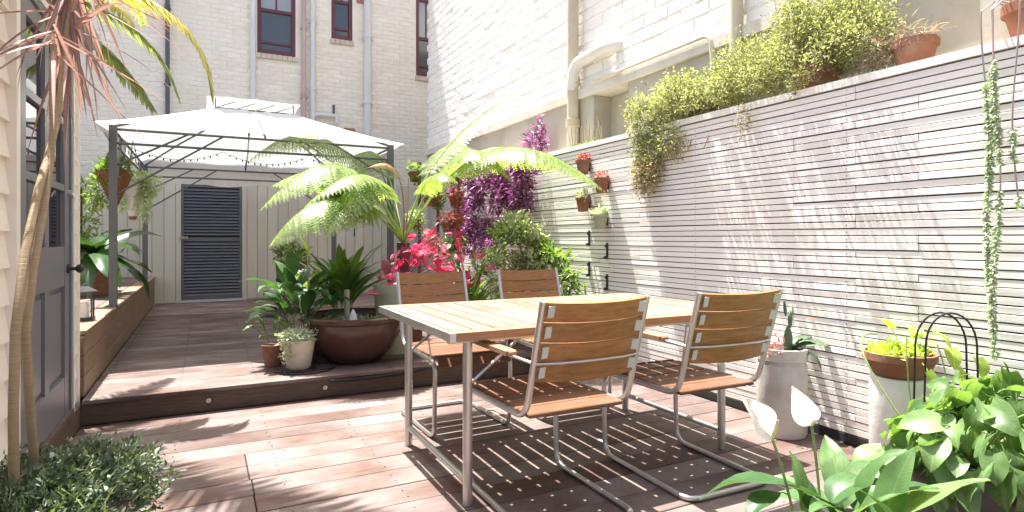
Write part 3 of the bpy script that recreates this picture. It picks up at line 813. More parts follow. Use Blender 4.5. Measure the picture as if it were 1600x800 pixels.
def scrolls(x0, y0, x1, y1):
    def f(m):
        n_ = 9; dx, dy = (x1 - x0) / n_, (y1 - y0) / n_
        for k in range(n_):
            cx, cy = x0 + dx * (k + .5), y0 + dy * (k + .5); dl = math.hypot(dx, dy); ux, uy = dx / dl, dy / dl
            for s_, off in ((1, -.055), (-1, .055)):
                pts = []
                for q in range(15):
                    t_ = q / 14 * 2 * math.pi * 1.35; rr = .044 * (1 - q / 18)
                    pts.append((cx + ux * (off + s_ * rr * math.cos(t_)), cy + uy * (off + s_ * rr * math.cos(t_)), ET - .0875 + rr * math.sin(t_)))
                m.tube(pts, .0016, 4, False)
    part('scrollwork', 'post_grey', gz, f, kind='stuff')
scrolls(GXa, GYa, GXb, GYa); scrolls(GXa, GYa, GXa, GYb); scrolls(GXb, GYa, GXb, GYb)
for x, sx in ((GXa, 1), (GXb, -1)):
    for yv, sy in ((GYa, 1), (GYb, -1)):
        for dz, ln in ((.34, .55), (.58, .82)):
            part('brace', 'post_grey', gz, lambda m: m.tube([(x, yv, ET - dz), (x + sx * ln, yv + sy * .003, ET - .03)], .009, 7))
        part('brace', 'post_grey', gz, lambda m: m.tube([(x, yv, ET - .5), (x, yv + sy * .6, ET - .03)], .009, 7))
VX0, VX1, VY0, VY1, VZ = .10, .86, 6.9, 7.85, 2.47
for (x, yv), (vx, vy) in (((GXa, GYa), (VX0, VY0)), ((GXb, GYa), (VX1, VY0)), ((GXa, GYb), (VX0, VY1)), ((GXb, GYb), (VX1, VY1)), (((GXa + GXb) / 2, GYa), ((VX0 + VX1) / 2, VY0)), (((GXa + GXb) / 2, GYb), ((VX0 + VX1) / 2, VY1))):
    part('rafter', 'post_grey', gz, lambda m: m.tube([(x, yv, ET - .01), ((x + vx) / 2, (yv + vy) / 2, (ET + VZ) / 2 + .0), (vx, vy, VZ - .02)], .011, 7))
def sheet(m, outer, inner, zo, zi, n_=20, sag=.05, lip=.10):
    """hipped canopy ring between two rectangles, with sagging slopes"""
    (ax0, ax1, ay0, ay1), (bx0, bx1, by0, by1) = outer, inner
    co_ = [(ax0, ay0), (ax1, ay0), (ax1, ay1), (ax0, ay1)]; ci = [(bx0, by0), (bx1, by0), (bx1, by1), (bx0, by1)]
    for e in range(4):
        o0, o1, i0, i1 = co_[e], co_[(e + 1) % 4], ci[e], ci[(e + 1) % 4]
        vs, J = [], 10
        for j in range(J + 1):
            t = j / J
            for i in range(n_ + 1):
                s_ = i / n_
                ox, oy = o0[0] + (o1[0] - o0[0]) * s_, o0[1] + (o1[1] - o0[1]) * s_
                ix, iy = i0[0] + (i1[0] - i0[0]) * s_, i0[1] + (i1[1] - i0[1]) * s_
                wv = sag * math.sin(math.pi * t) * (4 * s_ * (1 - s_)) + .030 * noise.noise((ox * 4 + e, oy * 4, t * 3)) * (4 * s_ * (1 - s_)) * 1.5
                vs.append((ox + (ix - ox) * t, oy + (iy - oy) * t, zo + (zi - zo) * (t ** 1.12) - wv))
        fs = [(j * (n_ + 1) + i, j * (n_ + 1) + i + 1, (j + 1) * (n_ + 1) + i + 1, (j + 1) * (n_ + 1) + i) for j in range(J) for i in range(n_)]
        m.add(vs, fs)
part('canopy', 'canopy_fabric', gz, lambda m: sheet(m, (GXa - .115, GXb + .10, GYa - .15, GYb + .12), (VX0, VX1, VY0, VY1), ET + .0, VZ), True)
vent = part('vent_canopy', 'canopy_fabric', gz, lambda m: sheet(m, (VX0 - .08, VX1 + .06, VY0 - .1, VY1 + .1), ((VX0 + VX1) / 2 - .15, (VX0 + VX1) / 2 + .15, 7.3, 7.45), VZ + .09, VZ + .19, 10, .01), True)
part('vent_top', 'canopy_fabric', vent, lambda m: m.add([((VX0 + VX1) / 2 - .151, 7.299, VZ + .191), ((VX0 + VX1) / 2 + .151, 7.299, VZ + .191), ((VX0 + VX1) / 2 + .151, 7.451, VZ + .191), ((VX0 + VX1) / 2 - .151, 7.451, VZ + .191)], [(0, 1, 2, 3)]))
def ventf(m):
    for x in (VX0, VX1):
        for yv in (VY0, VY1):
            m.tube([(x, yv, VZ - .02), (x, yv, VZ + .10)], .008, 6)
    for k in range(4):
        x = VX0 + (VX1 - VX0) * k / 4
        m.tube([(x, VY0, VZ + .0), (x + (VX1 - VX0) / 4, VY0, VZ + .08)], .005, 5)
    m.tube([(VX0, VY0, VZ), (VX1, VY0, VZ), (VX1, VY1, VZ), (VX0, VY1, VZ), (VX0, VY0, VZ)], .009, 6)
part('vent_frame', 'post_grey', gz, ventf)
# gathered net at the front-left corner
def netm(m):
    vs = []; n_ = 12
    a = Vector((GXa - .11, GYa - .14, ET - .005)); b = Vector((GXa + .02, GYa + .9, ET - .01))
    for i in range(n_ + 1):
        s_ = i / n_
        top = a.lerp(b, s_)
        low = Vector((GXa + .0 - .03 * math.sin(s_ * 9), GYa + .05 + s_ * .25, ET - .36 - .10 * s_))
        for j in range(6):
            t = j / 5
            q = top.lerp(low, t); q.x += -.05 * math.sin(math.pi * t) * (1 - s_) * -1 + .02 * math.sin(s_ * 22) * t
            vs.append(q)
    fs = [(i * 6 + j, (i + 1) * 6 + j, (i + 1) * 6 + j + 1, i * 6 + j + 1) for i in range(n_) for j in range(5)]
    m.add(vs, fs)
part('net', 'net_fabric', gz, netm, True)
part('rear_shade_band', 'canopy_fabric', gz, lambda m: m.add([(GXa - .11 + (GXb - GXa + .21) * i / 24, GYb + .117 + .006 * math.sin(i * 2.2), ET - .002 - j * (.22 + .02 * math.sin(i * .8))) for j in (0, 1) for i in range(25)], [(i, i + 1, 26 + i, 25 + i) for i in range(24)]), True)  # added strip stands in for the shaded lower band of the rear slope
def lights(m):
    for k in range(3):
        x0, x1 = GXa + .1 + k * .72, GXa + .1 + (k + 1) * .72
        pts = bez((x0, GYa + .03, ET - .16), ((x0 + x1) / 2, GYa + .06, ET - .34), (x1, GYa + .03, ET - .16), 14)
        m.tube(pts, .0025, 4, False)
        for q in pts[1:-1]: m.lathe([(.004, -.02), (.007, -.012), (.004, 0)], q, 5)
part('string_lights', 'dark_metal', None, lambda m: lights(m), label='string of tiny lights looped under the front of the gazebo', cat='lights')

# ================================================================== FOLIAGE KIT
def shape_w(shape, t):
    if shape == 'heart': return min(1, .62 + 1.9 * t) * (1 - t ** 2.2) ** .8 if t < .3 else (1 - t ** 2.2) ** .8
    if shape == 'oval': return math.sin(math.pi * min(1, t * .96 + .04)) ** .75
    if shape == 'lance': return math.sin(math.pi * (t ** .72) * .985 + .012) ** .95
    if shape == 'strap': return min(1, .35 + 3 * t) * (1 - t ** 5) ** .9
    if shape == 'sword': return min(1, .55 + 2 * t) * (1 - t ** 1.8)
    return 1
def leaf_mesh(name, mat, L, W_, shape, droop=.6, fold=.25, n=7, wave=0., stalk=0., seed=0):
    rr = random.Random(seed); m = MB(); vs = []; fs = []
    ds = L / n; y = z = 0.0; ang = 0.0; off = 0
    if stalk:
        m.tube([(0, -stalk, -stalk * .25), (0, -stalk * .5, -stalk * .06), (0, 0, 0)], max(.0022, W_ * .025), 5, False); off = len(m.v)
    ph = rr.uniform(0, 6)
    for i in range(n + 1):
        t = i / n; hw = W_ / 2 * shape_w(shape, t)
        back = -.10 * L if (shape == 'heart' and i == 0) else 0
        wz = wave * W_ * math.sin(t * 9 + ph); wz2 = wave * W_ * math.sin(t * 8 + ph + 2)
        c_, s_ = math.cos(ang), math.sin(ang)
        vs += [(-hw, y + back, z + fold * hw + wz), (-hw * .5, y + back * .4, z + fold * hw * .42 + wz * .4), (0, y, z), (hw * .5, y + back * .4, z + fold * hw * .42 + wz2 * .4), (hw, y + back, z + fold * hw + wz2)]
        y += ds * c_; z += ds * s_; ang = -droop * (t + 1 / n) ** 1.2
    for i in range(n):
        a = i * 5
        for q in range(4): fs.append((a + q, a + q + 1, a + q + 6, a + q + 5))
    m.add(vs, fs)
    return m.mesh(name, mat, smooth=True)
def LM(pos, yaw, pitch, roll=0, s=1):
    return Matrix.Translation(pos) @ Euler((0, 0, yaw)).to_matrix().to_4x4() @ Matrix.Rotation(pitch, 4, 'X') @ Matrix.Rotation(roll, 4, 'Y') @ Sc(s, s, s)
def scatter(name, parent, spots, size, mat, aspect=2.6, up=.4, droop=0.0, seed=1, kind='stuff', label=None, hollow=.45, min_z=None, max_x=None):
    """one mesh of many small folded leaves spread through ellipsoids: spots = [(centre, radii, count)]"""
    r = np.random.default_rng(seed); V = []
    for c, rad, n in spots:
        d = r.normal(size=(n, 3)); d /= np.linalg.norm(d, axis=1)[:, None]
        rr = hollow + (1 - hollow) * r.random(n) ** .6
        lump = 1 + .22 * np.sin(d[:, 0] * 7 + c[0] * 9) * np.cos(d[:, 2] * 6 + c[1] * 7) + .14 * np.sin(d[:, 1] * 13 + d[:, 2] * 9) + .10 * r.normal(size=n)
        p = np.array(c) + d * np.array(rad) * (rr * lump)[:, None]
        ax = d * .8 + r.normal(size=(n, 3)) * .75; ax[:, 2] += up - droop
        ax /= np.linalg.norm(ax, axis=1)[:, None]
        nn = r.normal(size=(n, 3)) * .6 + np.array([0, 0, 1.0]); sd = np.cross(ax, nn); sd /= np.linalg.norm(sd, axis=1)[:, None] + 1e-6
        nr = np.cross(sd, ax)
        ln = size * (.6 + .8 * r.random(n)); wd = ln / aspect
        b = p; tip = p + ax * ln[:, None] - nr * (ln * .12)[:, None]
        mid = p + ax * (ln * .5)[:, None]
        l = mid - sd * (wd / 2)[:, None] + nr * (wd * .18)[:, None]; rt = mid + sd * (wd / 2)[:, None] + nr * (wd * .18)[:, None]
        q = np.stack([b, l, tip, rt], 1)
        keep = np.ones(n, bool)
        if min_z is not None: keep &= q[:, :, 2].min(1) > min_z
        if max_x is not None: keep &= q[:, :, 0].max(1) < max_x
        V.append(q[keep])
    V = np.concatenate(V); n = len(V)
    off = np.array(WL.get(parent, (0, 0, 0))); verts = (V.reshape(-1, 3) - off)
    idx = np.arange(n) * 4
    tris = np.stack([idx, idx + 1, idx + 2, idx, idx + 2, idx + 3], 1).reshape(-1)
    me = bpy.data.meshes.new(name)
    me.vertices.add(n * 4); me.vertices.foreach_set('co', verts.reshape(-1))
    me.loops.add(n * 6); me.loops.foreach_set('vertex_index', tris)
    me.polygons.add(n * 2); me.polygons.foreach_set('loop_start', np.arange(n * 2) * 3); me.polygons.foreach_set('loop_total', np.full(n * 2, 3))
    me.materials.append(M[mat]); me.update(calc_edges=True)
    o = bpy.data.objects.new(name, me); C.objects.link(o); o.parent = parent; WL[o] = tuple(off)
    return tag(o, label, None, None, kind)
def pot(parent, c, prof, mat, name='pot', soil=None, seg=24, wob=0):
    o = part(name, mat, parent, lambda m: m.lathe(prof, c, seg, wob), True)
    if soil: part('soil', soil[0], parent, lambda m: m.lathe([(soil[1], soil[2] - .02), (soil[1] * .7, soil[2] + .004), (0, soil[2] + .01)], c, seg), True)
    return o
def stems(parent, lines, r=.003, mat='stem_green', name='stem'):
    part(name, mat, parent, lambda m: [m.tube(l, r, 5, False) for l in lines], True, kind='stuff' if len(lines) > 1 else None)

def frond_mesh(name, mat, pts, W_, npin=24, npl=11, hang=.5, seed=0, bare=.12):
    """fern frond: rachis curve with pinnae built from small pinnules"""
    rr = random.Random(seed); m = MB(); n = len(pts) - 1
    m.tube(pts, [max(.0015, .0085 * (1 - .88 * i / n)) for i in range(n + 1)], 5, False)
    for k in range(npin):
        t = bare + (1 - bare) * (k + .5) / npin; fi = t * n; i = min(int(fi), n - 1)
        p = pts[i].lerp(pts[i + 1], fi - i); tan = (pts[i + 1] - pts[i]).normalized()
        tt = (t - bare) / (1 - bare)
        pl = W_ / 2 * max(.05, math.sin(math.pi * min(1, .22 + .78 * tt)) ** .75) * rr.uniform(.9, 1.08)
        side = tan.cross(Vector((0, 0, 1)))
        side = side.normalized() if side.length > .05 else Vector((1, 0, 0))
        for sx in (-1, 1):
            d = (side * sx + tan * .38).normalized()
            q = p.copy(); vs = []; fs = []; ph = rr.uniform(-.15, .15)
            for j in range(npl):
                s_ = (j + .5) / npl
                dirn = (d + Vector((0, 0, -1)) * hang * (.25 + s_) * (1 + ph)).normalized()
                q2 = q + dirn * (pl / npl)
                wd = (pl * .17 + .004) * (1 - s_ ** 2.2) * rr.uniform(.85, 1.1) + .003
                fwd = tan - dirn * tan.dot(dirn)
                fwd = fwd.normalized() if fwd.length > .05 else side
                for sg in (-1, 1):
                    tip = q.lerp(q2, .5) + fwd * sg * wd + dirn * wd * .35 - Vector((0, 0, 1)) * wd * .15
                    b = len(vs); vs += [q, q.lerp(q2, .9), tip]; fs.append((b, b + 1, b + 2))
                q = q2
            m.add(vs, fs)
    return m.mesh(name, mat, smooth=False)
def palm_mesh(name, mat, pts, ll, npair=34, hang=.6, seed=0, vfold=.3):
    rr = random.Random(seed); m = MB(); n = len(pts) - 1
    m.tube(pts, [max(.002, .010 * (1 - .85 * i / n)) for i in range(n + 1)], 5, False)
    for k in range(npair):
        t = .06 + .94 * (k + .5) / npair; fi = t * n; i = min(int(fi), n - 1)
        p = Vector(pts[i]).lerp(Vector(pts[i + 1]), fi - i); tan = (Vector(pts[i + 1]) - Vector(pts[i])).normalized()
        side = tan.cross(Vector((0, 0, 1))).normalized(); up = side.cross(tan)
        L = ll * (math.sin(math.pi * (.15 + .8 * t)) ** .7) * rr.uniform(.85, 1.1)
        for sx in (-1, 1):
            d = (side * sx + tan * .75 + up * vfold + Vector((rr.uniform(-.12, .12), rr.uniform(-.12, .12), rr.uniform(-.1, .1)))).normalized()
            q = p.copy(); vs = []
            wv = d.cross(up).normalized()
            for j in range(5):
                s_ = j / 4; hw = .015 * (1 - s_ ** 1.5) + .001
                vs += [q - wv * hw, q + up * .003, q + wv * hw]
                d = (d + Vector((0, 0, -1)) * hang * .35).normalized(); q = q + d * L / 4
            fs = []
            for j in range(4):
                a = j * 3; fs += [(a, a + 1, a + 4, a + 3), (a + 1, a + 2, a + 5, a + 4)]
            m.add(vs, fs)
    return m.mesh(name, mat)

# ================================================================== PLANTS
# ---- planter bed with ground cover and cordyline, front left
bed = thing('planter_box', (-.43, 1.85, 0), 'low planter of small white flowered ground cover at the bottom left', 'planter')
part('box', 'riser_wood', bed, lambda m: m.box(-.65, -.19, 1.0, 2.42, .002, .36))
part('soil', 'soil', bed, lambda m: m.box(-.645, -.195, 1.005, 2.415, .361, .372))
scatter('foliage', bed, [((-.44, 1.3, .33), (.24, .5, .10), 3500), ((-.44, 1.75, .34), (.25, .36, .10), 6500), ((-.44, 2.05, .36), (.26, .30, .12), 9000), ((-.31, 2.20, .35), (.18, .20, .13), 5000)], .021, 'leaf_cover', 2.2, .5, seed=3, hollow=.5, min_z=.16)
stems(bed, [bez((x_, y_, .36), (x_ + .02, y_ + .02, .42), (x_ + rnd.uniform(-.08, .08), y_ + rnd.uniform(-.08, .08), rnd.uniform(.42, .50)), 4) for x_, y_ in [(rnd.uniform(-.62, -.24), rnd.uniform(1.5, 2.35)) for k in range(60)]], .0016, 'stem_green')
fr_ = random.Random(5)
scatter('blossoms', bed, [((-.42, 1.9, .38), (.26, .40, .12), 90), ((-.33, 2.22, .35), (.17, .18, .13), 50)], .012, 'flower_white', 1.1, .8, seed=9, hollow=.95)
cord = thing('cordyline', (-.45, 2.1, .37), 'tall two-trunked cordyline with drooping pink strap leaves in front of the grey door', 'plant')
tA = [Vector((-.45, on_x(u, v, -.45).y, on_x(u, v, -.45).z)) for u, v in ((24, 790), (22, 765), (21, 640), (24, 520), (38, 400), (59, 300), (76, 240), (89, 190), (98, 120), (103, 60), (108, -10))]
tB = [Vector((-.44, on_x(u, v, -.44).y, on_x(u, v, -.44).z)) for u, v in ((57, 760), (54, 735), (46, 620), (40, 520), (52, 420), (68, 330), (79, 250), (83, 200), (82, 140), (84, 70))]
part('trunk', 'cane_bark', cord, lambda m: m.tube(tA, [.0125 - .0003 * i for i in range(len(tA))], 10), True)
part('trunk', 'cane_bark', cord, lambda m: m.tube(tB, [.012 - .0003 * i for i in range(len(tB))], 10), True)
cl = [leaf_mesh('leaf', 'leaf_cordyline', .50, .019, 'sword', d, .35, 9, seed=i) for i, d in enumerate((.15, .35, .7))]
topA = tA[-1]
for k in range(64):
    yaw = k * 2.399 + rnd.uniform(-.2, .2); pit = rnd.choice([-1.25, -1.1, -.95, -.8, -.6, -.3, .2, .7]) + rnd.uniform(-.15, .15)
    h = rnd.uniform(-.16, .16)
    inst('leaf', cl[rnd.randrange(3)], cord, LM(topA + Vector((0, .03 * h, h)) - Vector(WL[cord]), yaw, pit, rnd.uniform(-.5, .5), rnd.uniform(.75, 1.1)))

for k in range(11):
    inst('leaf', cl[k % 2], cord, LM(tB[-1] + Vector((0, 0, rnd.uniform(-.03, .08))) - Vector(WL[cord]), k * 2.399, rnd.uniform(-1.3, -.3), rnd.uniform(-.5, .5), rnd.uniform(.5, .8)))

# ---- palm behind the house corner with fronds arching over the gazebo
palm = thing('palm_tree', (-1.05, 5.0, BENCH_Z), 'palm behind the house corner with yellowing fronds arching over the gazebo', 'palm')
crown = Vector((-1.0, 4.95, 2.75))
part('trunk', 'cane_bark', palm, lambda m: m.tube([(-1.05, 5.0, BENCH_Z), (-1.04, 5.0, 1.6), (-1.0, 4.95, 2.8)], [.075, .06, .05], 12), True)
def pfr(tip, midp, mat, ll, hang, seed, npair=34):
    pts = bez(crown, midp, tip, 22)
    me = palm_mesh('frond', mat, [p_ - Vector(WL[palm]) for p_ in pts], ll, npair, hang, seed)
    inst('frond', me, palm, Matrix.Identity(4))
YP = 4.7
pfr(on_y(331, 158, YP), on_y(312, -45, YP), 'leaf_palm_yellow', .21, .75, 1, 84)
pfr(on_y(277, 152, YP + .15), on_y(238, 15, YP + .15), 'leaf_palm', .22, .7, 2, 76)
pfr(on_y(238, 172, YP - .1), on_y(168, 66, YP), 'leaf_palm', .22, .7, 3, 66)
pfr(on_y(205, 40, YP - .2), on_y(170, -40, YP - .1), 'leaf_palm_yellow', .17, 1.1, 4, 40)
for k, (a, l) in enumerate(((2.0, 1.1), (3.0, 1.2), (4.0, 1.1), (4.9, 1.0), (.9, .9))):
    e = crown + Vector((math.cos(a) * l, math.sin(a) * l, .1)); pfr(e, crown + Vector((math.cos(a) * l * .6, math.sin(a) * l * .6, .75)), 'leaf_palm', .2, .8, 10 + k, 30)
for k, (tx, ty, tz) in enumerate(((.35, 3.45, 3.25), (.6, 3.15, 3.45))):  # unseen fronds out of frame, added to cast shade over the lower deck
    e = Vector((tx, ty, tz)); pfr(e, (crown + e) / 2 + Vector((0, 0, .9)), 'leaf_palm', .30, .6, 30 + k, 46)

# ---- lantern on the platform
ln_ = thing('lantern', (-.735, 5.0, BENCH_Z), 'small dark metal lantern on the raised platform beside the house corner', 'lantern')
part('base', 'dark_metal', ln_, lambda m: m.box(-.79, -.68, 4.945, 5.055, BENCH_Z + .001, BENCH_Z + .02))
for sx in (-.785, -.695):
    for sy in (4.95, 5.04): part('upright', 'dark_metal', ln_, lambda m: m.box(sx, sx + .01, sy, sy + .01, BENCH_Z + .021, BENCH_Z + .19))
part('roof', 'dark_metal', ln_, lambda m: m.lathe([(.08, .191), (.075, .20), (.02, .235), (.012, .25), (0, .252)], (-.735, 5.0, BENCH_Z), 4))
part('candle', 'white_pot', ln_, lambda m: m.lathe([(.028, .021), (.028, .12), (0, .122)], (-.735, 5.0, BENCH_Z), 12), True)

# ---- hanging baskets at the gazebo
def chain(parent, c, r, zr, ztop):
    part('chain', 'dark_metal', parent, lambda m: [m.tube([(c[0] + r * math.cos(a), c[1] + r * math.sin(a), zr), (c[0], c[1], ztop)], .003, 5, False) for a in (0, 2.1, 4.2)], kind='stuff')
hb = thing('hanging_basket', (-.70, 6.2, 1.36), 'cone-shaped coir hanging basket behind the front left gazebo post', 'basket')
part('basket', 'coir', hb, lambda m: m.lathe([(.012, 0), (.06, .12), (.11, .24), (.135, .31), (.13, .335), (.10, .32), (0, .315)], (-.70, 6.2, 1.365), 20, .05), True)
chain(hb, (-.70, 6.2), .13, 1.69, 2.02)
scatter('foliage', hb, [((-.70, 6.2, 1.73), (.12, .12, .08), 350), ((-.78, 6.15, 1.55), (.10, .08, .18), 300)], .05, 'leaf_shrub_green', 2.8, .3, seed=21)
hp = thing('hanging_pot', (-.59, 6.5, 1.29), 'tall white hanging pot with trailing plant below the gazebo corner', 'pot')
part('pot', 'white_pot', hp, lambda m: m.lathe([(.03, .03), (.05, .10), (.082, .30), (.09, .35), (.082, .35), (.07, .32), (0, .315)], (-.59, 6.5, 1.29), 18), True)
part('foot', 'terracotta', hp, lambda m: m.lathe([(.02, 0), (.034, .015), (.034, .032), (0, .033)], (-.59, 6.5, 1.288), 14), True)
chain(hp, (-.59, 6.5), .085, 1.63, 2.02)
scatter('foliage', hp, [((-.59, 6.48, 1.68), (.13, .12, .06), 420), ((-.68, 6.45, 1.52), (.035, .04, .18), 300), ((-.50, 6.45, 1.48), (.05, .04, .22), 420), ((-.44, 6.47, 1.62), (.08, .06, .10), 250)], .045, 'leaf_succulent', 3.4, -.4, seed=22)

# ---- bird's nest fern on the platform
BNX, BNY = -.97, 7.2
bn = thing('birds_nest_fern', (BNX, BNY, BENCH_Z), 'dark green bird’s nest fern on the platform behind the gazebo post', 'plant')
pot(bn, (BNX, BNY, BENCH_Z), [(.14, .002), (.19, .22), (.20, .25), (.18, .25), (0, .23)], 'terracotta')
part('trunk', 'fern_trunk', bn, lambda m: m.tube([(BNX, BNY, BENCH_Z + .2), (BNX, BNY, BENCH_Z + .42)], [.07, .05], 10), True)
bl = [leaf_mesh('leaf', 'leaf_nest', .74, .15, 'strap', d, .3, 10, .12, seed=i) for i, d in enumerate((.5, .9, 1.3))]
for k in range(24):
    inst('leaf', bl[k % 3], bn, LM((0, 0, .42), k * 2.399, rnd.uniform(-.35, .7), rnd.uniform(-.4, .4), rnd.uniform(.7, 1.05)))
bn2 = thing('fern_clump', (-1.35, 8.9, BENCH_Z), 'leafy clump against the fence at the far left of the platform', 'plant')
scatter('foliage', bn2, [((-1.35, 8.9, .85), (.32, .3, .35), 700), ((-1.32, 8.7, 1.35), (.2, .2, .45), 260)], .09, 'leaf_shrub_green', 3.0, .4, seed=31)
stems(bn2, [[(-1.35, 8.9, BENCH_Z), (-1.32, 8.75, 1.1), (-1.3, 8.6, 1.7)], [(-1.35, 8.9, BENCH_Z), (-1.45, 8.95, 1.2)]], .015, 'fern_trunk')

# ---- bowl with water
bc = (1.06, 4.80, UP)
bowl = thing('bowl_planter', bc, 'large brown glazed bowl with a water feature on the upper deck', 'planter')
pot(bowl, bc, [(.19, .002), (.21, .012), (.30, .11), (.365, .235), (.385, .30), (.388, .315), (.412, .33), (.415, .358), (.395, .368), (.37, .353), (.352, .30), (0, .26)], 'bowl_glaze', 'bowl', seg=40)
part('water', 'water', bowl, lambda m: m.lathe([(.353, .301), (0, .305)], bc, 32), True)
part('fountain', 'white_pot', bowl, lambda m: m.lathe([(.03, .30), (.034, .34), (.024, .37), (.012, .40), (0, .415)], (1.03, 4.72, UP), 14), True)
part('standpipe', 'olive_pot', bowl, lambda m: m.tube([(1.02, 4.9, UP + .28), (1.02, 4.9, UP + .55)], .022, 10), True)
scatter('floating_plants', bowl, [((1.15, 4.75, UP + .318), (.18, .2, .012), 260), ((.9, 4.85, UP + .318), (.1, .1, .012), 80)], .022, 'leaf_shrub', 1.3, .5, seed=33, hollow=.1)
for k in range(9):
    a = k * 2.4; rr_ = .12 + .16 * rnd.random()
    part('pebble', 'stone_grey', bowl, lambda m: m.lathe([(.02, -.008), (.032, .005), (.024, .018), (0, .022)], (1.06 + rr_ * math.cos(a), 4.8 + rr_ * math.sin(a), UP + .301), 9, .1), True)

# ---- small cream pot
cpc = (.615, 4.63, UP)
cp = thing('cream_pot', cpc, 'small cream pot of silvery trailing plants at the step edge', 'pot')
pot(cp, cpc, [(.075, .012), (.085, .03), (.115, .20), (.118, .225), (.11, .225), (.10, .21), (0, .205)], 'cream_pot')
part('saucer', 'dark_metal', cp, lambda m: m.lathe([(.10, .001), (.125, .010), (.12, .0115), (0, .0115)], cpc, 24), True)
scatter('foliage', cp, [((.60, 4.60, UP + .25), (.12, .11, .05), 900), ((.53, 4.57, UP + .18), (.05, .05, .12), 260)], .022, 'leaf_silver', 1.4, .3, seed=35)
part('cable', 'black_wire', None, lambda m: m.tube([(.47, 4.52, UP + .006), (.55, 4.44, UP + .006), (.68, 4.42, UP + .006), (.80, 4.47, UP + .006), (.86, 4.56, UP + .006), (.80, 4.50, UP + .013), (.66, 4.46, UP + .016), (.52, 4.50, UP + .013), (.44, 4.58, UP + .006)], .005, 6), True,
     label='coiled black cable lying round the foot of the cream pot', cat='cable')

# ---- peace lily behind it
def lily_plant(loc, lab, n, Ls, potr, poth, mat='leaf_lily', pmat='terracotta', h0=None, pit=(.2, 1.2), group=None, name='peace_lily', W_=.105, shape='lance', cat='plant', stalk=.16, spread=0.05):
    t = thing(name, loc, lab, cat, group)
    pot(t, loc, [(potr * .7, .002), (potr * .97, poth * .9), (potr, poth), (potr * .9, poth), (0, poth * .93)], pmat)
    ms = [leaf_mesh('leaf', mat, Ls, W_, shape, d, .22, 8, .05, stalk, seed=i) for i, d in enumerate((.6, 1.0, 1.5))]
    for k in range(n):
        yaw = k * 2.399 + rnd.uniform(-.3, .3); pt = rnd.uniform(*pit); h = poth * .93
        st = rnd.uniform(.05, .3)
        p_ = Vector((math.cos(yaw + math.pi / 2) * (spread + stalk * math.cos(pt)), math.sin(yaw + math.pi / 2) * (spread + stalk * math.cos(pt)), h + stalk * math.sin(pt) + (h0 or 0) * rnd.random()))
        inst('leaf', ms[k % 3], t, LM(p_, yaw, pt, rnd.uniform(-.4, .4), rnd.uniform(.7, 1.1)))
    return t
lily_plant((.66, 4.98, UP), 'dark glossy peace lily in a brown pot behind the cream pot', 52, .25, .13, .24, h0=.30, pit=(.1, 1.35))
lily_plant((1.08, 5.36, UP), 'tall upright strap-leaved fern clump standing behind the brown bowl', 48, .48, .17, .30, 'leaf_strap', 'terracotta', .18, (.7, 1.5), name='strap_fern', W_=.075, shape='strap', stalk=.1)
lt = lily_plant((.83, 5.18, UP), 'plant with lime-yellow leaves between the peace lily and the strap fern', 7, .17, .11, .28, 'leaf_lime', 'terracotta', .36, (.7, 1.5), name='lime_leaf_plant', W_=.09, stalk=.24)
lily_plant((.46, 4.86, UP), 'small rust-tinged leafy plant beside the cream pot', 16, .14, .085, .16, 'leaf_strap', 'terracotta', .16, (.2, 1.3), name='leafy_plant', W_=.04, stalk=.08)
# box planter near the fence
dbx = thing('wooden_tub', (1.02, 8.3, UP), 'dark brown wooden tub near the back fence left of the tree fern', 'tub')
part('tub', 'riser_wood', dbx, lambda m: m.lathe([(.17, .002), (.20, .60), (.21, .66), (.18, .66), (0, .62)], (1.02, 8.3, UP), 10))
part('hoop', 'dark_metal', dbx, lambda m: m.lathe([(.195, .4), (.20, .41), (.20, .44), (.195, .45)], (1.02, 8.3, UP), 20))
scatter('foliage', dbx, [((1.02, 8.3, UP + .75), (.22, .22, .12), 250)], .09, 'leaf_shrub_green', 3, .5, seed=41)

# ---- tree fern
tf = thing('tree_fern', (1.60, 5.25, UP), 'tree fern with wide arching fronds left of the purple wall plants', 'tree fern')
pot(tf, (1.60, 5.25, UP), [(.15, .002), (.19, .26), (.20, .30), (.18, .30), (0, .28)], 'terracotta')
part('trunk', 'fern_trunk', tf, lambda m: m.tube([(1.60, 5.25, UP + .28), (1.59, 5.24, .7), (1.585, 5.22, 1.08)], [.06, .055, .06], 12), True)
cw = Vector((1.585, 5.22, 1.07)) - Vector(WL[tf])
def fr_add(ctrl, tip, W_, seed, npin=28, hang=.7, mat='leaf_treefern', bare=.2, npl=13):
    pts = [p_ - Vector(WL[tf]) for p_ in bez(cw + Vector(WL[tf]), ctrl, tip, 30)]
    inst('frond', frond_mesh('frond', mat, pts, W_, npin, npl, hang, seed, bare), tf, Matrix.Identity(4))
fr_add(on_y(545, 165, 5.3), on_y(405, 330, 5.0), .80, 1, 38, .95, bare=.22)
fr_add(on_y(520, 235, 4.9), on_y(420, 385, 4.75), .78, 2, 36, 1.15, bare=.25)
fr_add(on_y(560, 210, 5.1), on_y(425, 290, 5.3), .74, 3, 36, .85, bare=.25)
fr_add(on_y(545, 225, 5.5), on_y(450, 350, 5.6), .8, 21, 34, 1.0, bare=.22)
fr_add(on_y(575, 200, 4.9), on_y(545, 345, 4.55), .6, 22, 30, 1.0, bare=.28)
fr_add(on_y(560, 255, 4.7), on_y(505, 375, 4.6), .55, 4, 28, 1.1, bare=.25)
fr_add(on_y(520, 130, 6.2), on_y(385, 255, 6.3), .74, 5, 34, .6, bare=.25)
fr_add(on_y(600, 200, 4.8), on_y(480, 320, 4.6), .50, 6, 28, .8, bare=.3)
fr_add(on_y(665, 200, 5.6), on_y(850, 125, 5.7), .42, 7, 34, .5, bare=.35)
